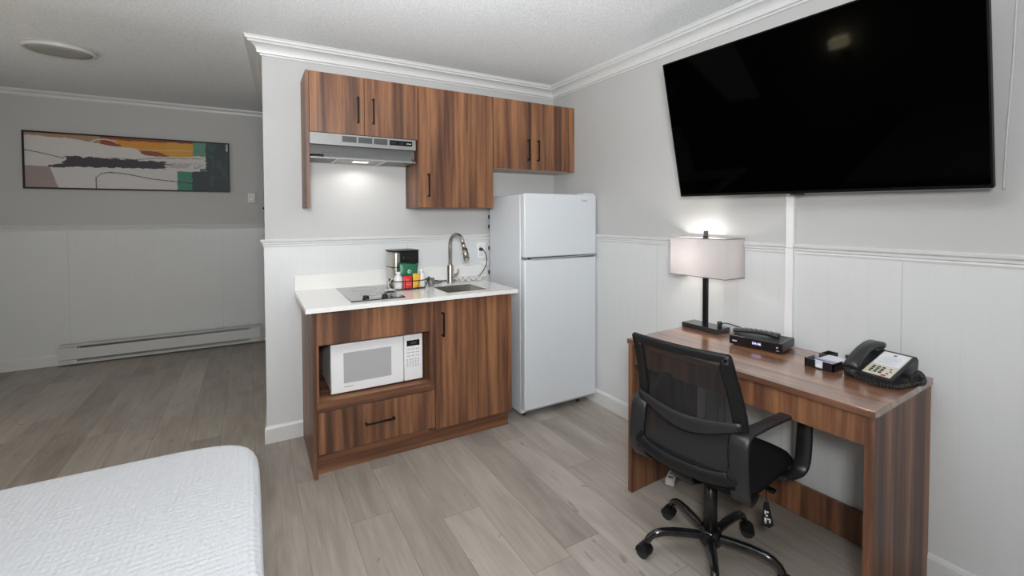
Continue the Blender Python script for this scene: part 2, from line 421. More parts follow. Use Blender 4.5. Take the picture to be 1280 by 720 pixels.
def crown_prof(h, d):
    pts = [(0, -h), (.10 * d, -h), (.14 * d, -.90 * h), (.28 * d, -.88 * h), (.30 * d, -.80 * h)]
    for t in range(1, 6):
        a = t / 6 * PI / 2; pts.append((.30 * d + .48 * d * (1 - math.cos(a)), -.80 * h + .42 * h * math.sin(a)))
    pts += [(.80 * d, -.36 * h), (.80 * d, -.26 * h), (.92 * d, -.20 * h), (.94 * d, -.08 * h), (1.0 * d, -.05 * h), (1.0 * d, .01), (0, .01)]
    return pts
CP = crown_prof(.088, .089)
run([(XLB, YB), (XL, 0), (0, 0), (0, YS)], CP, 0, TRIMW, ['trim_1', 'trim_2', 'trim_3'], zfun=zc)
run([(XW, YF), (0, YF)], crown_prof(.055, .05), 0, TRIMW, ['trim_4'], zfun=zc)
# wainscot panels, chair rail, baseboards
ZR = 1.242
def rail_prof(z): return [(0, z - .048), (.008, z - .048), (.011, z - .040), (.008, z - .034), (.014, z - .030), (.015, z - .020), (.022, z - .014), (.024, z - .004), (.020, z), (0, z)]
GAP = (-1.900, -1.9365)
run([(XLB, YB), (XL, 0), (0, 0), (0, GAP[0])], rail_prof(ZR), 0, TRIMW, ['trim_5', 'trim_6', 'trim_7'])
run([(0, GAP[1]), (0, YS)], rail_prof(ZR), 0, TRIMW, ['trim_8'])
run([(XW, YF), (0, YF)], rail_prof(1.306), 0, TRIMW, ['trim_9'])
PT = 0.006
run([(XLB, YB), (XL, 0), (0, 0), (0, YS)], [(0, 0), (PT, 0), (PT, ZR - .046), (0, ZR - .046)], 0, BEADX, ['trim_10', 'trim_11', 'trim_12'])
bpy.data.objects['trim_12'].data.materials[0] = BEADY; bpy.data.objects['trim_10'].data.materials[0] = BEADY
run([(XW, YF), (0, YF)], [(0, 0), (PT, 0), (PT, 1.262), (0, 1.262)], 0, BEADX, ['trim_13'])
BP = [(0, 0), (.019, 0), (.019, .088), (.014, .100), (.010, .104), (.006, .104), (0, .104)]
run([(XLB, YB), (XL, 0), (0, 0), (0, YS)], BP, 0, TRIMW, ['baseboard_wing', 'baseboard_kitchen', 'baseboard_right'])
run([(XW, YF), (0, YF)], BP, 0, TRIMW, ['baseboard_far'])

# ------------------------------------------------------------------ left room: painting, heater, thermostat, ceiling disc
PX0, PX1, PZ0, PZ1 = -3.972, -2.388, 1.645, 2.168
t = thing('painting', 'long horizontal abstract painting in a thin black frame on the far wall', 'painting', ((PX0 + PX1) / 2, YF - .035, PZ0))
b = B(); fw_ = .014
b.box(PX0, PX1, YF - .040, YF - .001, PZ0, PZ0 + fw_); b.box(PX0, PX1, YF - .040, YF - .001, PZ1 - fw_, PZ1)
b.box(PX0, PX0 + fw_, YF - .040, YF - .001, PZ0 + fw_, PZ1 - fw_); b.box(PX1 - fw_, PX1, YF - .040, YF - .001, PZ0 + fw_, PZ1 - fw_)
obj('picture_frame', b, BLACKP, t)
def fbm(x, y, s=0.0):
    return noise.fractal(Vector((x, y, s)), 0.8, 2.0, 4)
def lerp_(u, pts):
    for (a, p), (c, q) in zip(pts, pts[1:]):
        if u <= c: return p + (q - p) * (u - a) / (c - a)
    return pts[-1][1]
def art(u, v):
    """u 0..1 left to right, v 0..1 bottom to top"""
    n1 = fbm(u * 14, v * 4, 1) * .012; n2 = fbm(u * 60, v * 16, 2) * .007; vv = v + n1 + n2; uu = u + fbm(u * 9, v * 12, 5) * .004
    grain = 1 + .05 * fbm(u * 8, v * 70, 7)
    c = (.60, .57, .56)
    if vv < .395 and uu < .107 + (.37 - v) * .09: c = (.33, .25, .24)
    edge = lerp_(u, [(0, .95), (.2, .93), (.34, .86), (.51, .80), (.54, .69), (.60, .665), (.80, .70), (1, .70)])
    if vv > edge and uu < .803:
        c = (.36, .22, .12)
        if uu > .335: c = (.25, .055, .03)
        if uu > .38 and vv > max(edge, .97 - (uu - .38) * 2.2) and vv < .955: c = (.62, .27, .03)
        if .53 < uu < .68 + .03 * n1 and vv < lerp_(u, [(.53, .80), (.62, .76), (.68, .67)]): c = (.27, .075, .045)
        elif uu > .66: c = (.62, .31, .04) if vv < .965 else c
    if uu > .803 and vv > .715 and uu < .873: c = (.11, .27, .20)
    if uu > .715 + .006 * fbm(0, v * 20, 3) and vv < .385: c = (.055, .22, .155)
    if (uu > .795 and vv < .40) or (uu > .872 + .008 * fbm(0, v * 30, 8)): c = (.04, .055, .06)
    if .84 < uu < .872 and .40 <= vv < .46: c = (.07, .17, .14)
    if uu > .872 and fbm(u * 18, v * 3, 12) > .22: c = (.045, .085, .082)
    if uu > .988 and vv > .85: c = (.4, .4, .4)
    # smoky grey beyond the stroke
    if .62 < uu < .86 and abs(v - .50 - n1 * 2) < .06 and fbm(u * 20, v * 9, 4) > .02: c = (.44, .39, .40)
    # dark brush stroke, ragged along its lower edge and tip
    st = fbm(u * 30, v * 12, 9) * .018; half = .095 - .075 * max(0, u - .30)
    if .165 < uu + st < .66 + .03 * fbm(v * 40, 3, 1) and -half * (1 + 8 * abs(n2)) < vv + st - .495 < half: c = (.045, .04, .05)
    if .10 < uu <= .17 and abs(vv - .405 - (uu - .1) * .2) < .016 + (uu - .10) * .4: c = (.055, .05, .055)
    # thin drawn lines
    def ln(pts, w, col):
        if pts[0][0] <= u <= pts[-1][0] and abs(v - lerp_(u, pts)) < w: return col
        return None
    L_ = ln([(0, .675), (.06, .64), (.17, .55)], .007, (.05, .045, .04)) or ln([(.37, .60), (.5, .585), (.62, .64), (.86, .665)], .006, (.14, .12, .11)) \
        or ln([(.312, .20), (.33, .275), (.35, .30), (.38, .315), (.42, .31), (.48, .28), (.575, .215), (.66, .185), (.72, .172), (.80, .14)], .008, (.045, .04, .04)) \
        or ln([(.46, .83), (.54, .78), (.66, .80), (.80, .82)], .007, (.62, .45, .25))
    if L_: c = L_
    if .308 < u < .314 and v < .22: c = (.06, .05, .05)
    a = (u - .353) / .062
    if abs(a) < 1 and abs(v - (.865 + .085 * math.sqrt(1 - a * a))) < .012: c = (.60, .52, .45)
    return [min(1, max(0, k * grain)) for k in c]
b = B(); NU, NV = 420, 140; y_ = YF - .032
b.box(PX0 + fw_, PX1 - fw_, YF - .031, YF - .004, PZ0 + fw_, PZ1 - fw_)
nb = len(b.bm.verts)
b.grid(lambda i, j: Vector((PX0 + fw_ + (PX1 - PX0 - 2 * fw_) * i, y_, PZ0 + fw_ + (PZ1 - PZ0 - 2 * fw_) * j)), NU, NV, smooth=False)
cv = obj('canvas', b, mat('canvas_edge', (.6, .58, .56), .8), t, norm=False)
ca = cv.data.color_attributes.new('paint', 'FLOAT_COLOR', 'POINT')
for i, v in enumerate(cv.data.vertices):
    if i < nb: c = (.6, .57, .56)
    else:
        k = i - nb; c = art((k // (NV + 1)) / NU, (k % (NV + 1)) / NV)
    ca.data[i].color = (*c, 1)
m, N, L, P = nt('abstract_paint'); a = N.new('ShaderNodeVertexColor'); a.layer_name = 'paint'; L.new(a.outputs[0], P.inputs['Base Color']); P.inputs['Roughness'].default_value = .6
nzz = N.new('ShaderNodeTexNoise'); nzz.inputs['Scale'].default_value = 90; bp = N.new('ShaderNodeBump'); bp.inputs['Strength'].default_value = .2; bp.inputs['Distance'].default_value = .002
L.new(nzz.outputs['Fac'], bp.inputs['Height']); L.new(bp.outputs[0], P.inputs['Normal']); cv.data.materials[0] = m

HX0, HX1 = -3.763, -2.125; HY = YF - .019
t = thing('baseboard_heater', 'long low white electric heater along the foot of the far wall', 'heater', ((HX0 + HX1) / 2, HY - .03, .0))
HEAT = mat('heater_enamel', (.58, .58, .57), .35, var=.01)
b = B(); b.box(HX0, HX1, HY - .012, HY, .012, .192)
b.prism([(HY - .012, .192), (HY, .192), (HY, .186), (HY - .055, .178), (HY - .055, .184)], HX0, HX1, 'x'); obj('back_plate', b, HEAT, t)
b = B(); b.prism([(HY - .058, .052), (HY - .066, .060), (HY - .062, .158), (HY - .058, .158)], HX0 + .002, HX1 - .002, 'x'); obj('front_cover', b, HEAT, t)
b = B(); b.prism([(HY - .012, .014), (HY - .064, .014), (HY - .064, .030), (HY - .058, .030), (HY - .054, .020), (HY - .012, .020)], HX0, HX1, 'x'); obj('bottom_lip', b, HEAT, t)
b = B(); b.box(HX0 + .14, HX1 - .12, HY - .050, HY - .014, .05, .15)
for k in range(90):
    x = HX0 + .15 + k * .0153; b.box(x, x + .002, HY - .054, HY - .012, .04, .165)
obj('heating_element', b, DARKG, t)
for nm, x0, x1 in (('end_cap', HX0, HX0 + .13), ('end_cap', HX1 - .10, HX1)):
    b = B(); b.box(x0, x1, HY - .057, HY - .012, .014, .176, .002); obj(nm, b, HEAT, t)

t = thing('thermostat', 'small square white thermostat with a round dial on the far wall', 'thermostat', (-2.19, YF - .012, 1.585))
obj('case', B().box(-2.228, -2.152, YF - .026, YF - .0005, 1.535, 1.645, .004), mat('thermostat_white', (.6, .6, .58), .4), t)
b = B(); b.cyl((-2.19, YF - .026, 1.575), (-2.19, YF - .040, 1.575), .021, .019, 28); obj('dial', b, mat('thermostat_dial', (.5, .5, .48), .35), t)

t = thing('wall_hook', 'small black hook on the hidden side of the kitchen wing wall', 'hook', (XLB + .0, 1.3, 1.452))
xw = XL + (XLB - XL) * 1.3 / YB
obj('backplate', B().cyl((xw - .001, 1.3, 1.455), (xw - .008, 1.3, 1.455), .022), BLACKM, t)
obj('peg', B().tube(smooth_path([(xw - .006, 1.3, 1.455), (xw - .03, 1.3, 1.45), (xw - .045, 1.3, 1.46)]), .008), BLACKM, t)

cx, cy = -3.25, .88; zz = zc(cy)
t = thing('ceiling_light', 'round flat unlit ceiling light near the far left', 'ceiling light', (cx, cy, zz))
t.rotation_euler = (math.atan(.108 / YF), 0, 0)
obj('rim', B().lathe([(0, 0.0), (.168, 0.0), (.176, -.006), (.176, -.022), (.168, -.027), (.160, -.024), (.158, -.018), (0, -.018)], n=64), mat('light_rim', (.62, .61, .59), .4), t, local=True)
obj('diffuser', B().lathe([(0, -.019), (.157, -.019), (.155, -.025), (.10, -.029), (0, -.030)], n=64), mat('light_diffuser', (.36, .35, .33), .5), t, local=True)

# ------------------------------------------------------------------ bed
BX0, BX1, BY0, BY1, BZ = -4.35, -2.192, -2.85, -1.245, .60
t = thing('bed', 'bed made up with a white ribbed bedspread in the near left corner', 'bed', ((BX0 + BX1) / 2, (BY0 + BY1) / 2, 0))
def bed_pt(u, v):
    # u around the rim, v from the centre outwards and down the side
    cx_, cy_ = (BX0 + BX1) / 2, (BY0 + BY1) / 2; hx, hy = (BX1 - BX0) / 2, (BY1 - BY0) / 2
    a = u * 2 * PI
    def rim(hx, hy, r):
        # rounded rectangle by direction
        c, s = math.cos(a), math.sin(a)
        # superellipse gives tight, soft corners
        n = 13.0; k = (abs(c / hx) ** n + abs(s / hy) ** n) ** (-1 / n)
        return c * k, s * k
    if v < .72:
        f = v / .72; x, y = rim(hx - .035, hy - .035, 0); x *= f; y *= f; z = BZ
        z -= .004 * (1 - f)
    else:
        f = (v - .72) / .28
        if f < .3:
            g = f / .3 * PI / 2; off = -.035 + .035 * math.sin(g); z = BZ - .035 * (1 - math.cos(g))
        else:
            g = (f - .3) / .7; off = -.012 * g + .004 * math.sin(u * 90) * g; z = BZ - .035 - (BZ - .035 - .13) * g
        x, y = rim(hx + off, hy + off, 0)
    z += .0035 * noise.noise(Vector((x * 3, y * 3, 0))) if v < .72 else 0
    return Vector((cx_ + x, cy_ + y, z))
b = B(); b.grid(bed_pt, 260, 90, wrap=True)
m, N, L, P = nt('white_ribbed_cotton')
tc = N.new('ShaderNodeTexCoord'); sp = N.new('ShaderNodeSeparateXYZ')
nzz = N.new('ShaderNodeTexNoise'); nzz.inputs['Scale'].default_value = 11; L.new(tc.outputs['Object'], nzz.inputs['Vector'])
L.new(tc.outputs['Object'], sp.inputs[0])
wx = math_node(N, L, 'SINE', math_node(N, L, 'ADD', math_node(N, L, 'MULTIPLY', sp.outputs[0], 420), math_node(N, L, 'MULTIPLY', nzz.outputs['Fac'], 5)))
wy = math_node(N, L, 'SINE', math_node(N, L, 'ADD', math_node(N, L, 'MULTIPLY', sp.outputs[1], 330), math_node(N, L, 'MULTIPLY', nzz.outputs['Fac'], 7)))
wv = math_node(N, L, 'ADD', wx, math_node(N, L, 'MULTIPLY', wy, .8))
n2 = N.new('ShaderNodeTexNoise'); n2.inputs['Scale'].default_value = 120; n2.inputs['Detail'].default_value = 4; L.new(tc.outputs['Object'], n2.inputs['Vector'])
hh = math_node(N, L, 'ADD', math_node(N, L, 'MULTIPLY', wv, .35), math_node(N, L, 'MULTIPLY', n2.outputs['Fac'], 2.0))
bp = N.new('ShaderNodeBump'); bp.inputs['Strength'].default_value = .6; bp.inputs['Distance'].default_value = .003; L.new(hh, bp.inputs['Height']); L.new(bp.outputs[0], P.inputs['Normal'])
P.inputs['Base Color'].default_value = (.49, .50, .52, 1); P.inputs['Roughness'].default_value = .9; P.inputs['Specular IOR Level'].default_value = .1
P.inputs['Sheen Weight'].default_value = .2
obj('bedspread', b, m, t)
obj('bed_base', B().box(BX0 + .03, BX1 - .04, BY0 + .04, BY1 - .04, .0, .30), mat('bed_base_fabric', (.08, .08, .08), .9), t)

# ------------------------------------------------------------------ base cabinet
CX0, CX1, CF = -1.9377, -.7465, -.5756
t = thing('base_cabinet', 'walnut base cabinet with a microwave niche, drawer and door under the counter', 'cabinet', ((CX0 + CX1) / 2, CF / 2, 0))
ZT = .891
YBk = -.020
b = B(); b.box(CX0, CX0 + .018, CF, YBk, 0, ZT); obj('side_panel', b, WZ, t)
b = B(); b.prism([(CF + .019, .109), (-.522, .109), (-.522, 0), (YBk, 0), (YBk, ZT), (CF + .019, ZT)], CX1 - .018, CX1, 'x'); obj('side_panel', b, WZ3, t)
b = B(); b.box(CX0 + .018, CX1 - .018, YBk - .006, YBk, .1, ZT); obj('back_panel', b, WE, t)
b = B(); b.box(CX0 + .018, CX1 - .018, -.504, YBk - .006, .088, .106); obj('bottom_panel', b, WE, t)
b = B(); b.box(-1.2985, -1.2715, CF + .002, YBk - .006, .106, ZT); obj('divider', b, WZ2, t)
b = B(); b.box(CX0 + .018, -1.2985, CF + .001, YBk - .006, .376, .402); obj('niche_shelf', b, WX, t)
b = B(); b.box(CX0 + .018, -1.2985, CF + .022, YBk - .006, .712, .73); obj('niche_ceiling', b, WX, t)
b = B(); b.box(CX0 + .018, CX0 + .030, CF + .002, CF + .5, .376, .72); obj('niche_side', b, WZ2, t)
b = B(); b.box(CX0 + .0185, -1.2715, CF, CF + .019, .703, ZT - .004, .0012, 1); obj('fascia_panel', b, WZ2, t)
b = B(); b.box(CX0 + .018, CX1 - .001, -.5247, -.505, 0, .1085); kick = obj('kick_board', b, WX, t)
d = obj('drawer_front', B().box(CX0 + .0195, -1.2735, CF, CF + .018, .125, .348, .0015, 1), WZ3, t)
b = B(); b.box(CX0 + .018, -1.2715, CF + .001, CF + .02, .351, .377); obj('shelf_edge', b, WX, t)
def bar_handle(name, parent, p0, p1, y, so=.028, r=.005):
    """square bar pull from p0 to p1 (x,z) standing off a front at y"""
    b = B(); (x0, z0), (x1, z1) = p0, p1
    if abs(x1 - x0) > abs(z1 - z0):
        b.box(x0, x1, y - so, y - so + .009, z0 - r, z0 + r, .0015, 1)
        for x in (x0 + .001, x1 - .011): b.box(x, x + .010, y - so + .004, y, z0 - r, z0 + r)
    else:
        b.box(x0 - r, x0 + r, y - so, y - so + .009, z0, z1, .0015, 1)
        for z in (z0 + .001, z1 - .011): b.box(x0 - r, x0 + r, y - so + .004, y, z, z + .010)
    return obj(name, b, BLACKM, parent)
bar_handle('handle', d, (-1.679, .243), (-1.515, .243), CF)
d = obj('door', B().box(-1.2695, CX1 + .0005, CF, CF + .018, .110, ZT - .006, .0015, 1), WZ4, t)
bar_handle('handle', d, (-1.222, .664), (-1.222, .808), CF)

# ------------------------------------------------------------------ counter, sink, cooktop
QX0, QX1, QF = -1.975, -.742, -.651
SX0, SX1, SY0, SY1 = -1.180, -.908, -.557, -.298
t = thing('countertop', 'white stone worktop with a low backsplash over the base cabinet', 'countertop', ((QX0 + QX1) / 2, QF / 2, ZT))
b = B()
bev = .002
pts = [(QX0, SX0, QF, -.007), (SX1, QX1, QF, -.007), (SX0, SX1, QF, SY0), (SX0, SX1, SY1, -.007)]
for x0, x1, y0, y1 in pts: b.box(x0, x1, y0, y1, ZT, .915)
obj('worktop_slab', b, QUARTZ, t)
obj('backsplash', B().box(QX0, -.640, -.0195, -.0065, .9152, 1.012, .0015, 1), QUARTZ, t)
t = thing('sink', 'small rectangular stainless steel sink set into the white worktop', 'sink', ((SX0 + SX1) / 2, (SY0 + SY1) / 2, .76))
b = B(); w = .003; zb_ = .775
BY_ = SY0 + .0005
b.box(SX0, SX1, BY_, SY1, zb_ - w, zb_)
b.box(SX0, SX0 + w, BY_, SY1, zb_, .9156); b.box(SX1 - w, SX1, BY_, SY1, zb_, .9156)
b.box(SX0 + w, SX1 - w, BY_, BY_ + w, zb_, .9156); b.box(SX0 + w, SX1 - w, SY1 - w, SY1, zb_, .9156)
obj('basin', b, STEEL, t)
obj('drain', B().lathe([(0, .002), (.02, .002), (.022, .006), (.040, .006), (.042, 0)], ((SX0 + SX1) / 2, (SY0 + SY1) / 2, zb_)), STEEL, t)

KX0, KX1, KY0, KY1 = -1.742, -1.444, -.572, -.062
t = thing('cooktop', 'black glass two burner cooktop in the left half of the worktop', 'cooktop', ((KX0 + KX1) / 2, (KY0 + KY1) / 2, .915))
obj('glass_plate', B().box(KX0, KX1, KY0, KY1, .9152, .9215, .0015, 1), GLASSB, t)
b = B()
for cy_, rr in ((-.185, .075), (-.385, .062)):
    b.lathe([(rr, .0), (rr + .002, .0), (rr + .002, .0003), (rr, .0003), (rr, 0)], ((KX0 + KX1) / 2, cy_, .9216), 64)
obj('burner_ring', b, mat('burner_print', (.12, .12, .13), .3), t)
for x in (-1.658, -1.553):
    b = B(); b.lathe([(.0, .018), (.014, .018), (.016, .016), (.0165, .006), (.019, .004), (.019, 0), (0, 0)], (x, -.545, .9215), 28)
    b.box(x - .003, x + .003, -.5605, -.5295, .9385, .9425, .001, 1); obj('knob', b, BLACKP, t)

# ------------------------------------------------------------------ microwave
MX0, MX1, MZ0, MZ1, MY = -1.842, -1.324, .4025, .682, -.515
t = thing('microwave', 'white microwave oven inside the niche of the base cabinet', 'microwave', ((MX0 + MX1) / 2, MY + .17, MZ0))
obj('case', B().box(MX0 + .004, MX1 - .003, MY + .022, MY + .36, MZ0 + .010, MZ1, .004), WHITEP, t)
for x in (MX0 + .05, MX1 - .05):
    for y in (MY + .06, MY + .3): obj('foot', B().cyl((x, y, MZ0), (x, y, MZ0 + .012), .012), RUBBER, t)
MPX = -1.438
obj('door', B().box(MX0, MPX - .0015, MY, MY + .021, MZ0 + .008, MZ1, .006), WHITEP, t)
b = B(); b.box(MX0 + .067, MPX - .075, MY - .0008, MY + .002, MZ0 + .060, MZ1 - .052, .0005, 1)
win = obj('door_window', b, mat('microwave_window', (.42, .42, .425), .25, var=.03, scale=500), t)
cp = obj('control_panel', B().box(MPX + .0015, MX1, MY, MY + .021, MZ0 + .008, MZ1, .006), WHITEP, t)
obj('display', B().box(MPX + .016, MX1 - .020, MY - .0012, MY + .002, MZ1 - .068, MZ1 - .034, .001, 1), BLACKG, cp)
b = B()
for r_ in range(3):
    for c_ in range(3):
        x = MPX + .017 + c_ * .027; z = MZ1 - .088 - r_ * .020; b.box(x, x + .019, MY - .0006, MY + .001, z, z + .004)
for r_ in range(4):
    for c_ in range(5):
        x = MPX + .016 + c_ * .0165; z = MZ1 - .150 - r_ * .0125; b.box(x, x + .008, MY - .0006, MY + .001, z, z + .0055)
obj('keypad_print', b, mat('keypad_grey', (.38, .38, .42), .5), cp)
b = B(); add_text(b, 'Panasonic', .013, frame_mtx((MX0 + .095, MY - .0002, MZ0 + .040), (1, 0, 0), (0, 0, 1))); obj('lettering', b, GREYP, t)
disp = bpy.data.objects['display']
b = B(); add_text(b, '12:00', .018, frame_mtx(((MPX + MX1) / 2 - .002, MY - .0014, MZ1 - .051), (1, 0, 0), (0, 0, 1)))
obj('readout', b, mat('lcd_grey', (.12, .13, .12), .5), cp)

# ------------------------------------------------------------------ wall cabinets
UF, UT = -.2806, 2.2146
def wall_cab(name, label, x0, x1, z0, loc_doors, mats, handles, left_ext=None, filler=None):
    t = thing(name, label, 'cabinet', ((x0 + x1) / 2, UF / 2, z0), group=None)
    e = .0008
    b = B(); b.box(x0 + e, x0 + .018, UF + (.0 if left_ext else .019), -.001, left_ext or z0, UT); obj('side_panel', b, WZ, t)
    b = B(); b.box(x1 - .018, x1 - e, UF + .019, -.001, z0, UT); obj('side_panel', b, WE, t)
    b = B(); b.box(x0 + .018, x1 - .018, UF + .019, -.001, UT - .018, UT); obj('top_panel', b, WX, t)
    b = B(); b.box(x0 + .018, x1 - .018, UF + .019, -.001, z0, z0 + .018); obj('bottom_panel', b, mats[-1], t)
    b = B(); b.box(x0 + .018, x1 - .018, -.008, -.001, z0 + .018, UT - .018); obj('back_panel', b, WX, t)
    for (a, c), mm, (hx, h0, h1) in zip(loc_doors, mats, handles):
        d = obj('door', B().box(a + .0015, c - .0015, UF, UF + .018, z0 + .002, UT - .001, .0015, 1), mm, t)
        bar_handle('handle', d, (hx, h0), (hx, h1), UF)
    if filler: obj('filler_strip', B().box(filler[0] + .001, filler[1], UF + .001, UF + .018, z0, UT), WZ4, t)
    return t
U0, U1, U2, U3 = -1.9231, -1.2625, -.7182, -.0025
UB = mat('pale_cabinet_underside', (.52, .43, .36), .6)
wall_cab('wall_cabinet', 'two door walnut wall cabinet over the range hood, its side panel reaching lower', U0, U1, 1.8655,
         [(U0 + .0185, -1.5968), (-1.5968, U1 + .0005)], [WZ2, WZ3, WX], [(-1.6356, 1.938, 2.092), (-1.546, 1.938, 2.092)], left_ext=1.432, filler=None)
wall_cab('wall_cabinet', 'tall single door walnut wall cabinet right of the range hood', U1, U2, 1.4344,
         [(U1 + .002, U2)], [WZ4, WX], [(-1.198, 1.505, 1.656)])
wall_cab('wall_cabinet', 'short two door walnut wall cabinet above the refrigerator', U2, U3, 1.7165,
         [(U2, -.4002), (-.4002, U3 - .052)], [WZ, WZ3, UB], [(-.4288, 1.783, 1.936), (-.3446, 1.783, 1.936)], filler=(U3 - .051, U3))

# ------------------------------------------------------------------ range hood
hx0, hx1, hz0, hz1 = -1.9043, -1.2810, 1.797, 1.864
t = thing('range_hood', 'slim stainless range hood under the two door wall cabinet, its lamp lit', 'range hood', ((hx0 + hx1) / 2, -.15, hz0))
HF = -.288; hzb = 1.720
b = B(); b.box(hx0, hx1, HF, HF + .012, hz0, hz1, .001, 1); b.box(hx0 + .003, hx1 - .003, HF + .012, -.002, hz1 - .003, hz1)
for x0 in (hx0, hx1 - .003): b.prism([(HF + .012, hz0), (HF + .040, hz0), (HF + .040, hzb), (-.002, hzb), (-.002, hz1 - .003), (HF + .012, hz1 - .003)], x0, x0 + .003, 'x')
obj('hood_shell', b, HOODS, t)
obj('recessed_front', B().box(hx0 + .003, hx1 - .003, HF + .040, HF + .043, 1.745, hz0 + .02), mat('recess_dark', (.10, .10, .10), .6, .2), t)
b = B(); b.prism([(HF + .038, 1.758), (HF + .004, hzb + .006), (HF + .004, hzb), (HF + .044, hzb), (HF + .044, 1.758)], hx0 + .075, hx1 - .022, 'x'); obj('lower_baffle', b, mat('hood_baffle', (.26, .26, .26), .5, .4), t)
b = B(); b.box(hx0 + .001, hx1 - .001, HF, HF + .012, hzb - .003, hzb + .004); obj('bottom_lip', b, HOODS, t)
for k in range(3):
    x = -1.728 + k * .092
    b = B(); b.box(x, x + .082, HF - .0012, HF + .001, hz0 + .022, hz1 - .010); g = obj('vent_grille', b, mat('vent_dark', (.05, .05, .05), .5), t)
    b = B()
    for q in range(5): z = hz0 + .025 + q * .0062; b.box(x + .002, x + .080, HF - .0024, HF - .001, z, z + .0018)
    obj('grille_bars', b, DARKG, g)
pnl = obj('switch_panel', B().box(-1.448, -1.305, HF - .0012, HF + .001, hz0 + .024, hz1 - .012), BLACKG, t)
b = B()
for x in (-1.440, -1.392): b.box(x, x + .034, HF - .005, HF - .001, hz0 + .030, hz1 - .018, .001, 1)
obj('rocker_switch', b, BLACKP, pnl)
b = B(); b.box(-1.342, -1.312, HF - .0022, HF - .001, hz0 + .036, hz0 + .041); obj('lettering', b, DGREY, pnl)
FIL = mat('filter_mesh', (.42, .42, .41), .5, .6, var=.5, scale=160)
obj('grease_filter', B().box(-1.745, -1.475, HF + .013, -.006, hzb + .001, hzb + .006), FIL, t)
for x0 in (-1.758, -1.475): obj('filter_rail', B().box(x0, x0 + .013, HF + .012, -.004, hzb - .003, hzb + .006), WHITEP, t)
obj('underside_plate', B().box(hx0 + .004, -1.7585, HF + .013, -.004, hzb + .001, hzb + .006), HOODS, t)
obj('underside_plate', B().box(-1.4615, hx1 - .004, HF + .013, -.004, hzb + .001, hzb + .006), HOODS, t)
b = B(); b.box(-1.645, -1.555, -.185, -.135, hzb - .003, hzb + .0005, .001, 1); obj('lamp_lens', b, mat('lit_lens', (1, .97, .9), .4, emit=(1, .96, .9), estr=1.2), t)

# ------------------------------------------------------------------ refrigerator
FX0, FX1, FB, FF = -.630, -.012, -.488, -.552
t = thing('refrigerator', 'white top freezer refrigerator between the kitchen counter and the right wall', 'refrigerator', ((FX0 + FX1) / 2, (FB - .03) / 2, 0))
obj('cabinet_body', B().box(FX0 + .004, FX1 - .004, FB, -.040, .028, 1.522, .006), FRIDGE, t)
b = B(); b.box(FX0 + .012, FX1 - .012, FB - .008, FB, .075, 1.518); obj('door_gasket', b, GASKET, t)
top = obj('freezer_door', B().box(FX0, FX1, FF, FB - .007, 1.098, 1.530, .010, 3), WHITEE, t)
low = obj('fridge_door', B().box(FX0, FX1, FF, FB - .007, .066, 1.083, .010, 3), WHITEE, t)
b = B(); n_ = 16; pr_ = []
for k in range(n_ + 1):
    s_ = k / n_; x = FX0 + .05 + (FX1 - FX0 - .06) * s_; pr_.append((x, FF + .004 - .006 * s_, 1.086 + .004 * math.sin(s_ * PI / 2) + .010 * max(0, s_ - .55)))
b.band(pr_, (0, 1, -.25), .028, .006); obj('door_handle', b, mat('grey_handle', (.42, .44, .47), .35), top)
b = B(); b.box(FX0 + .06, FX1 - .02, FF + .012, FB - .01, 1.0825, 1.099); obj('handle_recess', b, DARKG, top)
b = B(); b.box(-.115, -.030, FF + .004, FB + .03, 1.530, 1.540, .002); obj('hinge_cover', b, WHITEP, t)
b = B(); b.prism([(FX0 + .02, .070), (FX0 + .09, .070), (FX0 + .055, .045), (FX0 + .02, .034), (FX0 + .004, .034), (FX0 + .004, .07)], FB - .014, FB, 'y'); obj('bottom_hinge', b, WHITEP, t); b = B(); b.prism([(FX1 - .10, .070), (FX1 - .02, .070), (FX1 - .02, .05), (FX1 - .07, .046)], FB - .014, FB, 'y')
obj('bottom_hinge', b, WHITEP, t)
for x in (FX0 + .05, FX1 - .10):
    for y in (FB + .03, -.1): b = B(); b.cyl((x, y, 0), (x, y, .03), .014); obj('foot', b, RUBBER, t)
b = B(); add_text(b, 'Danby', .019, frame_mtx((-.122, FF - .0006, 1.487), (1, 0, 0), (0, 0, 1))); obj('lettering', b, GREYP, top)
b = B()
for z in (1.373, 1.30, 1.135, .952): b.box(FX0 - .002, FX0 + .006, -.040, -.030, z - .014, z + .014)
b.box(FX0 + .01, FX1 - .01, -.040, -.030, .1, 1.5)
obj('rear_bracket', b, BLACKP, t)

# ------------------------------------------------------------------ counter items
t = thing('faucet', 'brushed nickel gooseneck faucet with a pull down spray head behind the sink', 'faucet', (-.996, -.165, .915))
fx, fy = -1.000, -.165
obj('base', B().lathe([(.0, 0), (.028, 0), (.028, .006), (.023, .012), (.0225, .11), (.019, .125), (.016, .13), (0, .13)], (fx, fy, .9152)), NICKEL, t)
arc = [(fx, fy, 1.03), (fx, fy, 1.17)]
R_ = .072; ex, ey = .26, -.965   # direction of the spout
nrm = math.hypot(ex, ey); ex /= nrm; ey /= nrm
for k in range(0, 13):
    a_ = PI - k / 12 * PI * .93; arc.append((fx + ex * (R_ + R_ * math.cos(a_)), fy + ey * (R_ + R_ * math.cos(a_)), 1.180 + R_ * math.sin(a_)))
obj('spout', B().tube(arc, .0125, 14), NICKEL, t)
e0 = Vector(arc[-1]); d0 = (e0 - Vector(arc[-2])).normalized()
hd = B().cyl(e0, e0 + d0 * .035, .0135, .0135, 20); hd.cyl(e0 + d0 * .036, e0 + d0 * .108, .014, .020, 20); hd.cyl(e0 + d0 * .109, e0 + d0 * .120, .0195, .0185, 20)
hd = obj('spray_head', hd, NICKEL, t)
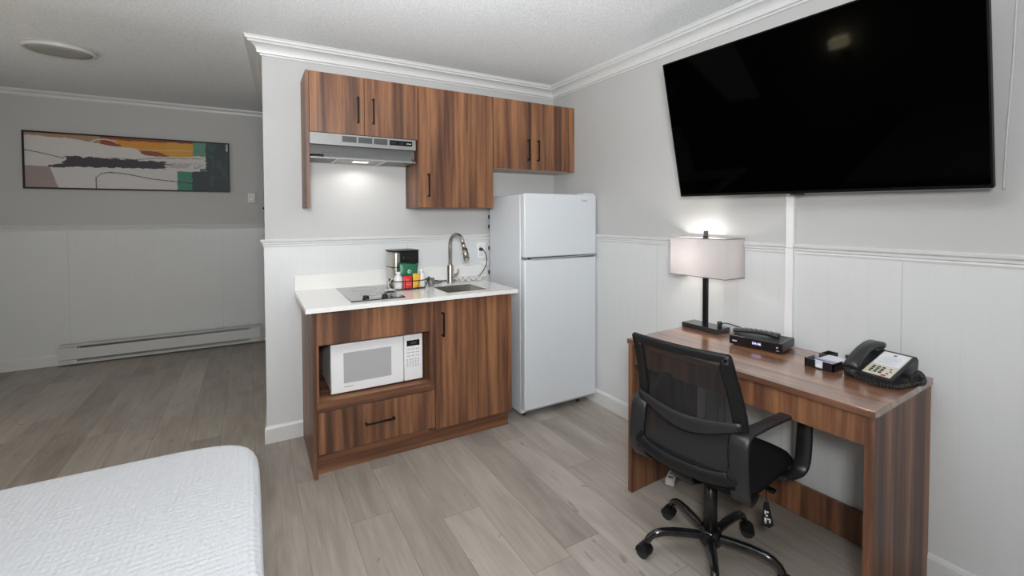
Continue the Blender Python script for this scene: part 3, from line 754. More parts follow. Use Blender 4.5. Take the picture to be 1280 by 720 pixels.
b = B(); sdir = Vector((.80, -.55, .1)).normalized(); q = e0 + d0 * .035 + sdir * .013
b.cyl(q, q + d0 * .05, .006, .008, 10); obj('spray_button', b, BLACKP, hd)
b = B(); b.cyl((fx, fy, .960), (fx + .040, fy - .014, .965), .012, .012, 16); b.tube([(fx + .035, fy - .012, .966), (fx + .050, fy - .02, .985), (fx + .052, fy - .022, 1.01)], [.009, .007, .006], 10)
obj('lever_handle', b, NICKEL, t)

t = thing('coffee_maker', 'black and steel drip coffee maker at the backsplash between cooktop and sink', 'coffee maker', (-1.33, -.16, .9155), .12)
coffee = t
b = B(); b.box(-.085, .085, -.055, .09, .0, .022, .004); b.box(-.085, .085, .02, .09, .022, .235, .006); b.box(-.085, .085, -.055, .09, .150, .235, .006)
obj('housing', b, BLACKP, t, local=True)
b = B(); b.band([(-.084, .085, .118), (-.094, .05, .118), (-.098, .01, .118), (-.094, -.035, .118), (-.080, -.058, .118), (-.05, -.060, .118)], (0, 0, 1), .228, .004)
st_ = obj('steel_wrap', b, STEEL, t, local=True)
b = B(); b.band([(-.0865, .085, .135), (-.0968, .05, .135), (-.1008, .01, .135), (-.0968, -.035, .135), (-.082, -.0605, .135), (-.05, -.0628, .135)], (0, 0, 1), .006, .004); obj('trim_band', b, BLACKG, t, local=True)
b = B(); b.box(-.09, .085, -.060, .09, .2355, .243, .003); obj('lid', b, CHARP, t, local=True)
b = B(); b.cyl((0, -.003, .110), (0, -.003, .149), .028, .040, 24); b.box(-.028, .028, -.063, -.055, .175, .205, .004); obj('filter_holder', b, BLACKG, t, local=True)
b = B(); b.lathe([(0, 0), (.038, 0), (.045, .02), (.045, .06), (.036, .08), (.034, .085)], (.0, -.003, .0225), 28); b.lathe([(.045, .085), (.036, .092), (0, .092)], (0, -.003, .0225))
obj('carafe', b, mat('smoked_glass', (.03, .03, .035), .08), t, local=True)

# condiment basket and what it holds
t = thing('wire_basket', 'black wire basket holding packets and bottles in front of the coffee maker', 'basket', (-1.330, -.285, .915))
bx, by, bw, bd = -1.330, -.285, .118, .058
def oval(z, gx=0, gy=0, n=32): return [(bx + (bw + gx) * math.cos(2 * PI * k / n), by + (bd + gy) * math.sin(2 * PI * k / n), z) for k in range(n)]
obj('rim_wire', B().tube(oval(.972, .0, .0), .0028, 8, True), BLACKM, t)
obj('base_wire', B().tube(oval(.920, -.012, -.010), .0025, 8, True), BLACKM, t)
b = B()
A_, C_ = oval(.972, n=16), oval(.920, -.012, -.010, n=16)
for k in (0, 3, 8, 11, 13): b.tube([C_[k], A_[k]], .0018, 6)
for k in range(-4, 5): x = bx + k * .026; h_ = (bd - .012) * math.sqrt(max(0, 1 - (k * .026 / (bw - .01)) ** 2)); b.tube([(x, by - h_, .920), (x, by + h_, .920)], .0015, 6)
obj('upright_wires', b, BLACKM, t)
b = B(); b.tube(smooth_path([(bx - bw, by, .972), (bx - bw - .012, by - .004, .99), (bx - bw - .010, by - .01, .955), (bx - bw + .004, by - .012, .93)]), .003, 8); obj('handle', b, BLACKM, t); b = B(); b.tube(smooth_path([(bx + bw, by, .972), (bx + bw + .014, by, .985), (bx + bw + .012, by, .965), (bx + bw - .002, by, .955)]), .003, 8)
obj('handle', b, BLACKM, t)
zbk = .9225
def bottle(x, y, h, r, label):
    t = thing('bottle', label, 'bottle', (x, y, zbk))
    obj('body', B().lathe([(0, 0), (r * .92, 0), (r, .006), (r, h * .62), (r * .8, h * .74), (r * .42, h * .82), (r * .42, h * .86), (0, h * .86)], (x, y, zbk), 24), mat('milky_plastic', (.68, .68, .66), .3), t)
    obj('cap', B().cyl((x, y, zbk + h * .85), (x, y, zbk + h), r * .5, r * .46, 20), WHITEP, t)
bottle(-1.402, -.285, .105, .028, 'white bottle at the left end of the wire basket')
bottle(-1.246, -.272, .112, .025, 'white bottle at the right end of the wire basket')
def packet(name, label, cat, c, w, h, th, m, rz=0.0, lean=0.0, roll=0.0, crimp=True, extra=None):
    t = thing(name, label, cat, c, rz)
    R = Matrix.Rotation(lean, 4, 'X') @ Matrix.Rotation(roll, 4, 'Y')
    def f(s):
        def g(u, v):
            a, e = u * 2 - 1, v * 2 - 1
            k = max(0, (1 - abs(a) ** 2.5)) ** .6 * max(0, (1 - abs(e) ** 4)) ** .6
            p = Vector((a * w / 2 * (1 - .04 * (1 - abs(e)) * abs(a)), s * th / 2 * k, h / 2 + e * h / 2 + .002 * math.sin(a * 11) * (abs(e) > .9)))
            return R @ p
        return g
    b = B(); b.grid(f(-1), 16, 16); b.grid(f(1), 16, 16); bmesh.ops.remove_doubles(b.bm, verts=b.bm.verts, dist=.0004)
    obj('pouch', b, m, t, local=True)
    if extra:
        for nm, bb, mm in extra(R): obj(nm, bb, mm, t, local=True)
    return t
def star_extra(R):
    b = B(); b.lathe([(0, .0), (.013, 0), (.013, .0008), (0, .0008)], n=28, mtx=R @ frame_mtx((.004, -.0135, .038), (1, 0, 0), (0, 0, 1)))
    b2 = B(); b2.box(-.035, .035, -.0075, -.006, .072, .0735, mtx=R)
    b3 = B(); b3.lathe([(0, .001), (.006, .001), (.006, .0015), (0, .0015)], n=20, mtx=R @ frame_mtx((.004, -.0135, .038), (1, 0, 0), (0, 0, 1)))
    return [('round_emblem', b, CYAN), ('printed_line', b2, CYAN), ('emblem_centre', b3, GREEN)]
packet('coffee_packet', 'green foil coffee packet with a round pale emblem on top of the basket', 'packet', (-1.334, -.262, .985), .130, .092, .026, GREEN, .05, -.10, .12, extra=star_extra)
def lines_extra(col):
    def g(R):
        b = B()
        for k in range(3): b.box(-.014, .016 - k * .006, -.0082, -.0068, .026 + k * .014, .0285 + k * .014, mtx=R)
        return [('printed_lines', b, col)]
    return g
packet('tea_packet', 'red tea packet at the front of the wire basket', 'packet', (-1.352, -.322, .9232), .062, .080, .012, RED, .12, -.06, 0, extra=lines_extra(mat('pink_print', (.8, .35, .33), .5)))
packet('sugar_packet', 'yellow sugar packet beside the red one in the wire basket', 'packet', (-1.292, -.314, .9232), .058, .092, .012, YEL, .28, -.06, .05, extra=lines_extra(mat('amber_print', (.85, .6, .2), .5)))
t = thing('glass_cup', 'small clear glass cup at the right of the wire basket', 'cup', (-1.178, -.262, .9155))
b = B(); b.lathe([(0, 0), (.020, 0), (.025, .055), (.0235, .055), (.0187, .004), (0, .004)], (-1.178, -.262, .9155), 24)
obj('bowl', b, mat('cup_glass', (.75, .76, .76), .06, trans=.85), t)
t = thing('saucer', 'white saucer with rolled tag strings left of the basket', 'saucer', (-1.470, -.345, .9225))
b = B(); b.lathe([(0, .002), (.02, .002), (.036, .007), (.037, .009), (.02, .0045), (0, .0045)], (-1.470, -.345, .9225), 28); obj('dish', b, WHITEP, t)
b = B(); b.tube(smooth_path([(-1.455, -.34, .929), (-1.478, -.345, .945), (-1.472, -.34, .975), (-1.450, -.333, .995)]), .0022, 6); obj('string', b, WCORD, t)

# coiled white cord bundle right of the faucet
t = thing('cord_bundle', 'heap of coiled white cord on the worktop beside the refrigerator', 'cord', (-.845, -.155, .915))
b = B(); pts = []
for k in range(150):
    a_ = k * .62; s_ = k / 149; pts.append((-.94 + s_ * .19 + .012 * math.cos(a_), -.150 + .024 * math.sin(a_) + .006 * math.sin(s_ * 12), .9325 + .0125 * math.cos(a_ * 1.3)))
b.tube(pts, .0036, 6); obj('coils', b, WCORD, t)

# outlets and plugs on the kitchen wall
def outlet(label, c, n, name='wall_outlet'):
    """duplex outlet plate centred at c, facing n ('-y' or '-x')"""
    t = thing(name, label, 'outlet', c)
    cxo, cyo, czo = c
    if n == '-y':
        obj('plate', B().box(cxo - .036, cxo + .036, cyo - .006, cyo, czo - .058, czo + .058, .002), WHITEP, t)
        for dz in (-.026, .026): obj('socket', B().box(cxo - .017, cxo + .017, cyo - .0085, cyo - .005, czo + dz - .015, czo + dz + .015, .003), mat('socket_white', (.7, .7, .69), .4), t)
    return t
outlet('upper outlet plate on the kitchen wall with a black plug in it', (-.683, -.0062, 1.118), '-y')
t = thing('power_adapter', 'white power adapter block on the kitchen wall beside the refrigerator', 'power adapter', (-.655, -.0062, 1.022))
obj('block', B().box(-.684, -.634, -.040, -.0065, 1.004, 1.040, .004), WHITEP, t)
t = coffee
INV = (Matrix.Translation(t.location) @ Matrix.Rotation(t.rotation_euler.z, 4, 'Z')).inverted()
cab = obj('power_cord', B().tube(smooth_path([(-.690, -.043, 1.128), (-.675, -.055, 1.11), (-.663, -.06, 1.07), (-.665, -.062, 1.02), (-.700, -.07, .965), (-.760, -.09, .930), (-.88, -.105, .9215), (-.96, -.10, .9205), (-1.02, -.09, .920), (-1.10, -.11, .923), (-1.13, -.13, .932), (-1.10, -.15, .936), (-1.06, -.15, .924), (-1.10, -.17, .9205), (-1.16, -.15, .9205), (-1.20, -.10, .9205)]), .0035, 8), CORD, t, local=True)
plg = obj('plug', B().cyl((-.690, -.0150, 1.128), (-.690, -.045, 1.128), .014, .009, 16), CORD, cab, local=True)
for o in (cab, plg): o.data.transform(INV)

# ------------------------------------------------------------------ cable raceway and cable on the right wall
t = thing('cable_raceway', 'white vertical cable cover running from the television down behind the desk', 'cable cover', (-.008, -1.918, .0))
b = B(); b.box(-.0235, -.0062, GAP[1] + .0005, GAP[0] - .0005, .105, ZR - .0205, .0); b.box(-.0235, -.0005, GAP[1] + .0005, GAP[0] - .0005, ZR - .02, 1.62, .003)
obj('cover', b, WHITEP, t)
o = obj('wall_cable', B().tube(smooth_path([(-.005, -2.632, 2.33), (-.005, -2.622, 2.05), (-.005, -2.617, 1.87), (-.005, -2.606, 1.6), (-.005, -2.603, 1.46)]), .0035, 8), mat('painted_cable', (.62, .61, .60), .5))
origin_to(o, (-.005, -2.615, 1.46)); tag(o, 'thin painted cable hanging on the wall right of the television', 'cable')

# ------------------------------------------------------------------ television
TW, TH = 1.206, .710
t = thing('television', 'large black flat screen television tilted forward high on the right wall', 'television', (-.12, -2.0, 1.472))
sw, ti, ro = -.018, .239, -.017
wd = Vector((-math.sin(sw), -math.cos(sw), 0)); nv = Vector((-math.cos(sw), math.sin(sw), 0))
uv = Vector((0, 0, 1)) * math.cos(ti) + nv * math.sin(ti); wd2 = wd * math.cos(ro) + uv * math.sin(ro); uv2 = uv * math.cos(ro) - wd * math.sin(ro)
nn = wd2.cross(uv2)          # points away from or to the room
if nn.x > 0: nn = -nn
TM = Matrix((wd2, uv2, nn)).transposed().to_4x4()
def tvbox(x0, x1, y0, y1, z0, z1, bev=0.0):
    return B().box(x0, x1, y0, y1, z0, z1, bev, 2, TM)
h = TW / 2
obj('screen', tvbox(-h + .006, h - .006, .012, TH - .006, -.004, .0), SCREEN, t, local=True)
b = tvbox(-h, -h + .0055, 0, TH, -.022, .0015); 
for a_ in ((h - .0055, h, 0, TH), (-h + .0055, h - .0055, TH - .0055, TH), (-h + .0055, h - .0055, 0, .0115)): b.box(a_[0], a_[1], a_[2], a_[3], -.022, .0015, mtx=TM)
obj('bezel', b, mat('tv_bezel', (.004, .004, .004), .4, spec=.1), t, local=True)
obj('back_shell', tvbox(-h + .004, h - .004, .004, TH - .004, -.030, -.0225, .002).box(-h + .14, h - .14, .03, TH - .18, -.062, -.030, .01, 2, TM), BLACKP, t, local=True)
obj('lamplit_bezel_edge', tvbox(-h + .002, h - .002, -.003, .0, -.020, -.001), mat('lamplit_bezel_edge', (.35, .35, .35), .35, .6), t, local=True)  # underside of the bezel; desk lamp light on it is put into the grey
obj('sensor', tvbox(-.030, .030, -.0085, .0, -.016, .0, .003), BLACKP, t, local=True)
b = B(); b.box(.095, .1185, -.22, .22, .22, .50); b.box(.02, .098, -.15, -.13, .25, .46); b.box(.02, .098, .13, .15, .25, .46)
b.box(-.055, .03, -.15, -.13, .28, .36); b.box(-.055, .03, .13, .15, .28, .36)
obj('wall_mount', b, BLACKM, t, local=True)

# ------------------------------------------------------------------ bedside wall lamp (off frame, seen mirrored in the television)
t = thing('wall_lamp', 'lit wall lamp with a square shade above the bed head, seen reflected in the television', 'lamp', (XW + .05, -.62, 1.40))
obj('backplate', B().box(XW + .0005, XW + .018, -.66, -.58, 1.20, 1.32, .003), NICKEL, t)
obj('arm', B().tube([(XW + .015, -.62, 1.26), (XW + .10, -.62, 1.26), (XW + .10, -.62, 1.36)], .008), NICKEL, t)
b = B()
for (x0, x1, y0, y1) in ((XW + .03, XW + .033, -.69, -.54), (XW + .167, XW + .17, -.69, -.54), (XW + .033, XW + .167, -.69, -.687), (XW + .033, XW + .167, -.543, -.54)): b.box(x0, x1, y0, y1, 1.34, 1.45)
obj('lamp_shade', b, mat('lit_shade_warm', (.8, .75, .6), .8, emit=(1, .84, .56), estr=30), t)

# ------------------------------------------------------------------ desk
DA, DL, DD, DH = .050, 1.009, .535, .767
DO = Vector((-.0575, -1.426, 0))
t = thing('desk', 'walnut panel desk against the right wall under the television', 'desk', DO, DA)
desk = t
obj('desktop', B().box(-DD, 0, -DL, 0, DH - .024, DH, .0012, 1), WY, t, local=True)
for y0, y1, mm in ((-.030, -.004, WZ2), (-DL + .004, -DL + .030, WZ)):
    obj('side_panel', B().box(-DD + .006, -.004, y0, y1, 0, DH - .0245, .001, 1), mm, t, local=True)
obj('front_apron', B().box(-DD + .012, -DD + .030, -DL + .0305, -.0305, DH - .122, DH - .0245, .001, 1), WZ3, t, local=True)
obj('rear_board', B().box(-.030, -.012, -DL + .0305, -.0305, .010, .150, .001, 1), wood('walnut_rear', 'z', 20.3), t, local=True)
def dw(x, y, z=0): # desk local to world
    c, s = math.cos(DA), math.sin(DA); return Vector((DO.x + c * x - s * y, DO.y + s * x + c * y, z))
SUR = DH + .0004

# ------------------------------------------------------------------ desk lamp
LP = Vector((-.100, -1.532, SUR))
t = thing('table_lamp', 'lit table lamp with a boxy white shade and black base on the desk', 'lamp', LP, .03)
obj('base', B().box(-.052, .052, -.108, .108, 0, .026, .002), mat('lamp_base_black', (.012, .012, .013), .18, coat=.5), t, local=True)
obj('stem', B().box(-.011, .011, -.011, .011, .026, .50, .001, 1), BLACKM, t, local=True)
obj('finial', B().box(-.009, .009, -.009, .009, .50, .528, .001, 1), mat('finial_grey', (.10, .10, .10), .3, .6), t, local=True)
SH0, SH1, sx, sy = .288, .490, .082, .165
m, N, L, P = nt('lit_linen_shade')
out = N['Material Output']; tr = N.new('ShaderNodeBsdfTranslucent'); tr.inputs[0].default_value = (.60, .58, .58, 1)
mxs = N.new('ShaderNodeMixShader'); mxs.inputs[0].default_value = .5
wv = N.new('ShaderNodeTexNoise'); wv.inputs['Scale'].default_value = 400; bp = N.new('ShaderNodeBump'); bp.inputs['Strength'].default_value = .1; L.new(wv.outputs['Fac'], bp.inputs['Height'])
P.inputs['Base Color'].default_value = (.78, .75, .75, 1); P.inputs['Roughness'].default_value = .9; L.new(bp.outputs[0], P.inputs['Normal'])
L.new(P.outputs[0], mxs.inputs[1]); L.new(tr.outputs[0], mxs.inputs[2]); L.new(mxs.outputs[0], out.inputs[0])
b = B(); w = .0012
b.box(-sx, -sx + w, -sy, sy, SH0, SH1); b.box(sx - w, sx, -sy, sy, SH0, SH1); b.box(-sx + w, sx - w, -sy, -sy + w, SH0, SH1); b.box(-sx + w, sx - w, sy - w, sy, SH0, SH1)
sh = obj('lamp_shade', b, m, t, local=True)
b = B(); tt = .0022
for z in (SH0 - .001, SH1 - .003):
    b = B(); b.box(-sx - .0008, -sx + tt, -sy, sy, z, z + .004); b.box(sx - tt, sx + .0008, -sy, sy, z, z + .004); b.box(-sx, sx, -sy - .0008, -sy + tt, z, z + .004); b.box(-sx, sx, sy - tt, sy + .0008, z, z + .004)
    obj('shade_trim', b, mat('shade_edge_grey', (.20, .19, .19), .7), sh, local=True)
b = B()
b.box(-sx + .002, -.010, -.002, .002, SH1 - .03, SH1 - .027); b.box(.010, sx - .002, -.002, .002, SH1 - .03, SH1 - .027)
b.box(-.002, .002, -sy + .002, -.010, SH1 - .03, SH1 - .027); b.box(-.002, .002, .010, sy - .002, SH1 - .03, SH1 - .027)
obj('shade_spider', b, BLACKM, sh, local=True)
b = B(); b.lathe([(0, 0), (.012, 0), (.012, .018), (.024, .045), (.028, .065), (.022, .085), (0, .094)], (0, .045, .335), 24); obj('bulb', b, mat('lit_bulb', (1, .95, .85), .4, emit=(1, .9, .76), estr=12), t, local=True)
bpy.data.objects['desk_lamp_bulb_light'].location = LP + Vector((-.012, .045, .405))

# ------------------------------------------------------------------ set top box and remote
t = thing('cable_box', 'black set top box with a lit clock on the desk beside the lamp', 'cable box', (-.150, -1.868, SUR), .20)
obj('case', B().box(-.078, .082, -.112, .112, .006, .046, .004), mat('box_black', (.02, .02, .022), .35), t, local=True)
obj('front_panel', B().box(-.0815, -.0785, -.112, .112, .006, .045, .001, 1), BLACKG, t, local=True)
b = B(); add_text(b, '04:46', .017, frame_mtx((-.0818, -.008, .027), (0, -1, 0), (0, 0, 1))); obj('clock_display', b, mat('clock_violet', (.3, .3, .6), .5, emit=(.62, .58, 1), estr=1.6), t, local=True)
b = B(); b.box(-.0822, -.0814, .078, .098, .020, .026); b.box(-.0822, -.0814, -.100, -.088, .012, .0145); b.cyl((-.0814, -.092, .027), (-.0824, -.092, .027), .004, n=14); obj('badge', b, mat('silver_badge', (.45, .45, .47), .3), t, local=True)
for x in (-.06, .06):
    for y in (-.09, .09): obj('foot', B().cyl((x, y, 0), (x, y, .0065), .009), RUBBER, t, local=True)
b = B()
for k in range(9): b.box(-.02 + k * .01, -.0165 + k * .01, -.095, -.03, .0458, .0464)
obj('vents', b, DARKG, t, local=True)
t = thing('remote_control', 'black remote control lying across the top of the set top box', 'remote', (-.158, -1.848, SUR + .0475), .34)
b = B()
n_ = 20
prf = []
for k in range(n_ + 1):
    s_ = k / n_; y = -.095 + .19 * s_; prf.append((0, y, .011 + .006 * math.sin(s_ * PI)))
b.band([Vector(p) for p in prf], (1, 0, 0), [.040 + .008 * math.cos(k / n_ * 2 * PI) for k in range(n_ + 1)], .017)
obj('body', b, mat('remote_black', (.02, .02, .022), .3), t, local=True)
RB = mat('remote_buttons', (.16, .16, .17), .4)
for r_ in range(8):
    b = B()
    for c_ in (-.012, 0, .012):
        y = -.078 + r_ * .021; z = .0195 + .006 * math.sin((y + .095) / .19 * PI); b.box(c_ - .004, c_ + .004, y - .005, y + .005, z - .001, z + .0018, .001, 1)
    obj('button', b, RB, t, local=True)
t = thing('usb_plug', 'short black plug and lead resting on the lamp base', 'plug', (-.072, -1.60, SUR + .0265))
obj('plug_head', B().cyl((-.082, -1.592, SUR + .0395), (-.068, -1.606, SUR + .0395), .0125, .0125, 18), CORD, t)
obj('lead', B().tube(smooth_path([(-.072, -1.602, SUR + .042), (-.060, -1.635, SUR + .047), (-.070, -1.68, SUR + .046), (-.10, -1.73, SUR + .052), (-.125, -1.758, SUR + .052)]), .003, 8), CORD, t)

# ------------------------------------------------------------------ memo tray and phone
t = thing('memo_tray', 'small black notepaper tray on the desk between set top box and telephone', 'tray', (-.176, -2.168, SUR), .0)
bx0, bx1, by0, by1 = -.092, .092, -.052, .052
b = B(); b.box(bx0, bx1, by0, by1, 0, .004)
for s_ in (by0, by1 - .004):
    b.box(bx0, -.02, s_, s_ + .004, .004, .033); b.box(.02, bx1, s_, s_ + .004, .004, .033)
for s_ in (bx0, bx1 - .004):
    b.box(s_, s_ + .004, by0, -.014, .004, .033); b.box(s_, s_ + .004, .014, by1, .004, .033)
obj('holder', b, mat('tray_black', (.010, .009, .012), .12, coat=.4), t, local=True)
p_ = tag(obj('notepaper', B().box(-.084, .084, -.045, .045, .0045, .018), PAPER), 'stack of white notepaper with a blue stripe in the memo tray', 'paper')
p_.location = (-.176, -2.168, SUR)
b = B(); b.box(-.03, -.012, -.045, .045, .0180, .0183); b.box(.0, .004, -.045, .045, .0180, .0183); q = obj('blue_stripe', b, BLUEP, p_, local=True)

t = thing('telephone', 'black corded desk telephone with a pale faceplate at the near end of the desk', 'telephone', (-.168, -2.334, SUR), -.10)
t.scale = (.88, .88, .88)
# body wedge: low toward the room (-x), high toward the wall (+x)
W2 = .088
b = B(); b.prism([(-.105, .0), (.085, .0), (.095, .085), (.082, .100), (-.105, .030)], -W2, W2, 'y', bev=.004)
obj('base', b, CHARP, t, local=True)
sl = math.atan2(.070, .187); xa = Vector((0, -1, 0)); ya = Vector((math.cos(sl), 0, math.sin(sl)))
FM = frame_mtx((-.0115, -.026, .0655), xa, ya)
b = B(); b.box(-.050, .050, -.088, .088, -.001, .0016, .0006, 1, FM); fp = obj('faceplate', b, CREAM, t, local=True)
b = B(); b.box(-.046, .046, -.012, .084, .0016, .0024, mtx=FM); card = obj('number_card', b, PAPER, t, local=True)
b = B()
for k in range(9): wdt = (.030, .036, .026, .038, .034, .02, .036, .030, .034)[k]; b.box(-wdt, wdt * .9, .052 - k * .0068, .0528 - k * .0068, .0024, .0027, mtx=FM)
b.lathe([(0, 0), (.007, 0), (.007, .0004), (0, .0004)], n=20, mtx=FM @ Matrix.Translation((0, .068, .0024)))
obj('printed_card_text', b, mat('card_print', (.22, .25, .33), .6), card, local=True)
for r_ in range(4):
    for c_ in range(3):
        b = B(); b.box(-.034 + c_ * .017, -.023 + c_ * .017, -.036 - r_ * .0125, -.0285 - r_ * .0125, .0014, .0042, .001, 1, FM); obj('key', b, BLACKP, t, local=True)
for q in range(3):
    b = B(); b.box(.026 + (q == 1) * .006, .034 + (q == 1) * .006, -.036 - q * .016, -.030 - q * .016, .0014, .0038, .001, 1, FM); obj('function_key', b, BLACKP, t, local=True)
b = B(); b.box(.016, .032, -.086, -.078, .0014, .0045, .001, 1, FM); obj('message_key', b, PHRED, t, local=True)
# handset on the left side (+y), arching over the cradle
hs = []
for k in range(15):
    s_ = k / 14; x = -.112 + .205 * s_; z = .030 + .075 * s_ + .030 * math.sin(s_ * PI) ** .8 + .012
    hs.append(Vector((x, .058, z)))
rr = [.024 + .006 * abs(2 * k / 14 - 1) ** 2 for k in range(15)]
b = B(); b.band(hs, (0, 1, 0), [2 * r for r in rr], .026)
for e_ in (hs[0] + Vector((.012, 0, -.010)), hs[-1] + Vector((-.014, 0, -.012))):
    b.cyl(e_ + Vector((.006, 0, -.016)), e_ + Vector((-.004, 0, .010)), .027, .024, 24)
obj('handset', b, mat('handset_black', (.03, .03, .032), .32), t, local=True)
path = smooth_path([(-.118, .058, .030), (-.128, .02, .014), (-.133, -.04, .011), (-.125, -.085, .011), (-.09, -.108, .011), (-.03, -.118, .012), (.03, -.118, .012), (.055, -.116, .026), (.03, -.116, .042), (-.01, -.112, .036), (-.015, -.120, .018), (.03, -.130, .014), (.06, -.118, .03), (.04, -.110, .05), (.02, -.108, .03), (.05, -.102, .02)], 34)
b = B(); pts = []
for k, p in enumerate(path):
    tg = (path[min(k + 1, len(path) - 1)] - path[max(k - 1, 0)]).normalized(); a1 = tg.cross(Vector((0, 0, 1))).normalized(); a2 = tg.cross(a1); an = k * .80
    pts.append(p + a1 * .0075 * math.cos(an) + a2 * .0075 * math.sin(an))
b.tube(pts, .0022, 5); obj('coiled_cord', b, mat('cord_grey_black', (.022, .022, .023), .3), t, local=True)

# ------------------------------------------------------------------ cords and power strip under the desk
for k, (y, lab, pts) in enumerate((
    (-1.455, 'black cord hanging under the desk nearest its far side panel', [(-.035, -1.475, .70), (-.025, -1.470, .55), (-.030, -1.49, .40), (-.06, -1.50, .2), (-.20, -1.51, .03), (-.30, -1.515, .02)]),
    (-1.53, 'black cord hanging under the desk, middle one of three', [(-.035, -1.555, .72), (-.025, -1.55, .5), (-.028, -1.56, .3), (-.07, -1.55, .1), (-.24, -1.53, .012), (-.31, -1.52, .02)]),
    (-1.58, 'black cord curving under the desk nearest the middle of the wall', [(-.035, -1.70, .74), (-.022, -1.66, .62), (-.024, -1.60, .45), (-.03, -1.60, .25), (-.10, -1.575, .05), (-.32, -1.53, .02)]))):
    o = obj('hanging_cord', B().tube(smooth_path(pts), .003, 7), CORD); origin_to(o, pts[0]); tag(o, lab, 'cord', 'cords under the desk')
t = thing('power_strip', 'white power adapter block lying on the floor under the desk', 'power strip', (-.335, -1.513, 0), .5)
obj('block', B().box(-.045, .045, -.022, .022, .0005, .032, .004), WHITEP, t, local=True)
b = B(); b.box(-.028, -.010, -.012, .012, .0318, .0328); b.box(.008, .026, -.012, .012, .0318, .0328); obj('socket', b, GREYP, t, local=True)

# ------------------------------------------------------------------ office chair
CH = Vector((-.630, -1.955, 0)); CYAW = math.radians(8)
t = thing('office_chair', 'black mesh back swivel office chair with arms pulled up to the desk', 'office chair', CH, CYAW)
chair = t
# star base; the angles are in world terms
b = B(); b.lathe([(0, .066), (.036, .066), (.042, .076), (.042, .118), (.034, .132), (0, .132)], n=28); obj('base_hub', b, BLACKG, t, local=True)
for k in range(5):
    a_ = math.radians(76 + 72 * k) - CYAW; c_, s_ = math.cos(a_), math.sin(a_)
    P_ = [(r * c_, r * s_, z) for r, z in ((.030, .098), (.09, .105), (.16, .108), (.205, .103), (.235, .088), (.25, .066))]
    b = B(); b.tube(smooth_path(P_, 5), [.0165] * 10 + [.0155] * 8 + [.0135] * 8, 14)
    leg = obj('base_leg', b, mat('chair_base_gloss', (.01, .01, .011), .14, coat=.6), t, local=True)
    sw_ = a_ + (0.5, -0.8, 1.2, 0.3, -1.0)[k]
    RM = Matrix.Translation((.25 * c_, .25 * s_, 0)) @ Matrix.Rotation(sw_, 4, 'Z')
    b = B(); 
    for y0, y1 in ((-.022, -.006), (.006, .022)):
        b.cyl(RM @ Vector((0.012, y0, .0255)), RM @ Vector((0.012, y1, .0255)), .025, n=28)
    wh = obj('caster_wheel', b, RUBBER, leg, local=True)
    b = B(); hood = [(.012 + .028 * math.cos(q), .0255 + .0285 * math.sin(q)) for q in [math.radians(x) for x in range(-10, 181, 12)]] + [(.012 - .016, .026), (.012 + .010, .026)]
    b.prism(hood, -.0235, .0235, 'y', mtx=RM, bev=.002); b.cyl(RM @ Vector((0, 0, .05)), RM @ Vector((0, 0, .072)), .007, n=12)
    obj('caster_hood', b, BLACKP, leg, local=True)
obj('gas_lift', B().cyl((0, 0, .13), (0, 0, .33), .0255, n=28).cyl((0, 0, .33), (0, 0, .372), .016, n=24), mat('lift_black', (.012, .012, .013), .3), t, local=True)
obj('seat_mechanism', B().box(-.10, .09, -.05, .05, .362, .392, .006), BLACKM, t, local=True)
b = B(); b.tube(smooth_path([(.02, -.05, .378), (.03, -.15, .375), (.03, -.20, .372)]), .005, 8); b.box(.018, .042, -.225, -.195, .366, .378, .003); obj('height_lever', b, BLACKM, t, local=True)
# seat cushion (superellipse pad)
def seat(s):
    def g(u, v):
        a_ = u * 2 * PI; c_, s_ = math.cos(a_), math.sin(a_); n = 5.0
        k = (abs(c_) ** n + abs(s_) ** n) ** (-1 / n); r = v
        x = .030 + .232 * c_ * k * r; y = .235 * s_ * k * r
        edge = max(0, 1 - r ** 5) ** .5
        z = .432 + s * (.036 if s > 0 else .044) * edge - (.012 * max(0, (x - .12) / .14) ** 2)
        return Vector((x, y, z))
    return g
b = B(); b.grid(seat(1), 64, 18, wrap=True); b.grid(seat(-1), 64, 18, wrap=True); bmesh.ops.remove_doubles(b.bm, verts=b.bm.verts, dist=.0005)
obj('seat_cushion', b, FABRIC, t, local=True)
# back rest profile
BK = [(.455, -.205), (.50, -.190), (.56, -.170), (.63, -.158), (.70, -.165), (.78, -.188), (.86, -.215), (.915, -.236)]
def bkx(z):
    for (z0, x0), (z1, x1) in zip(BK, BK[1:]):
        if z <= z1: 
            f = (z - z0) / (z1 - z0); f = f; return x0 + (x1 - x0) * f
    return BK[-1][1]
def half(z): # half width of the back at height z
    if z < .56: return .195 + .030 * math.sin((z - .455) / .105 * PI / 2)
    return .225 - .030 * (z - .56) / .355
def bow(y, z): return -.030 * (1 - (y / .225) ** 2)      # centre bows away from the sitter
loop = []
for k in range(13): z = .47 + (.915 - .47) * k / 12; loop.append((half(z), z))
top_ = [(half(.915) * math.cos(q), .915 + .0 * math.sin(q)) for q in [PI * k / 14 for k in range(1, 14)]]
lp = [(y, z) for y, z in loop] + top_ + [(-y, z) for y, z in loop[::-1]] + [(-.195 * math.cos(PI * k / 14), .47 - .028 * math.sin(PI * k / 14)) for k in range(1, 14)]
P3 = [Vector((bkx(max(z, .455)) + bow(y, z), y, z)) for y, z in lp]
P3s = []
for i in range(len(P3)):
    P3s.append(P3[i - 1] * .15 + P3[i] * .7 + P3[(i + 1) % len(P3)] * .15)
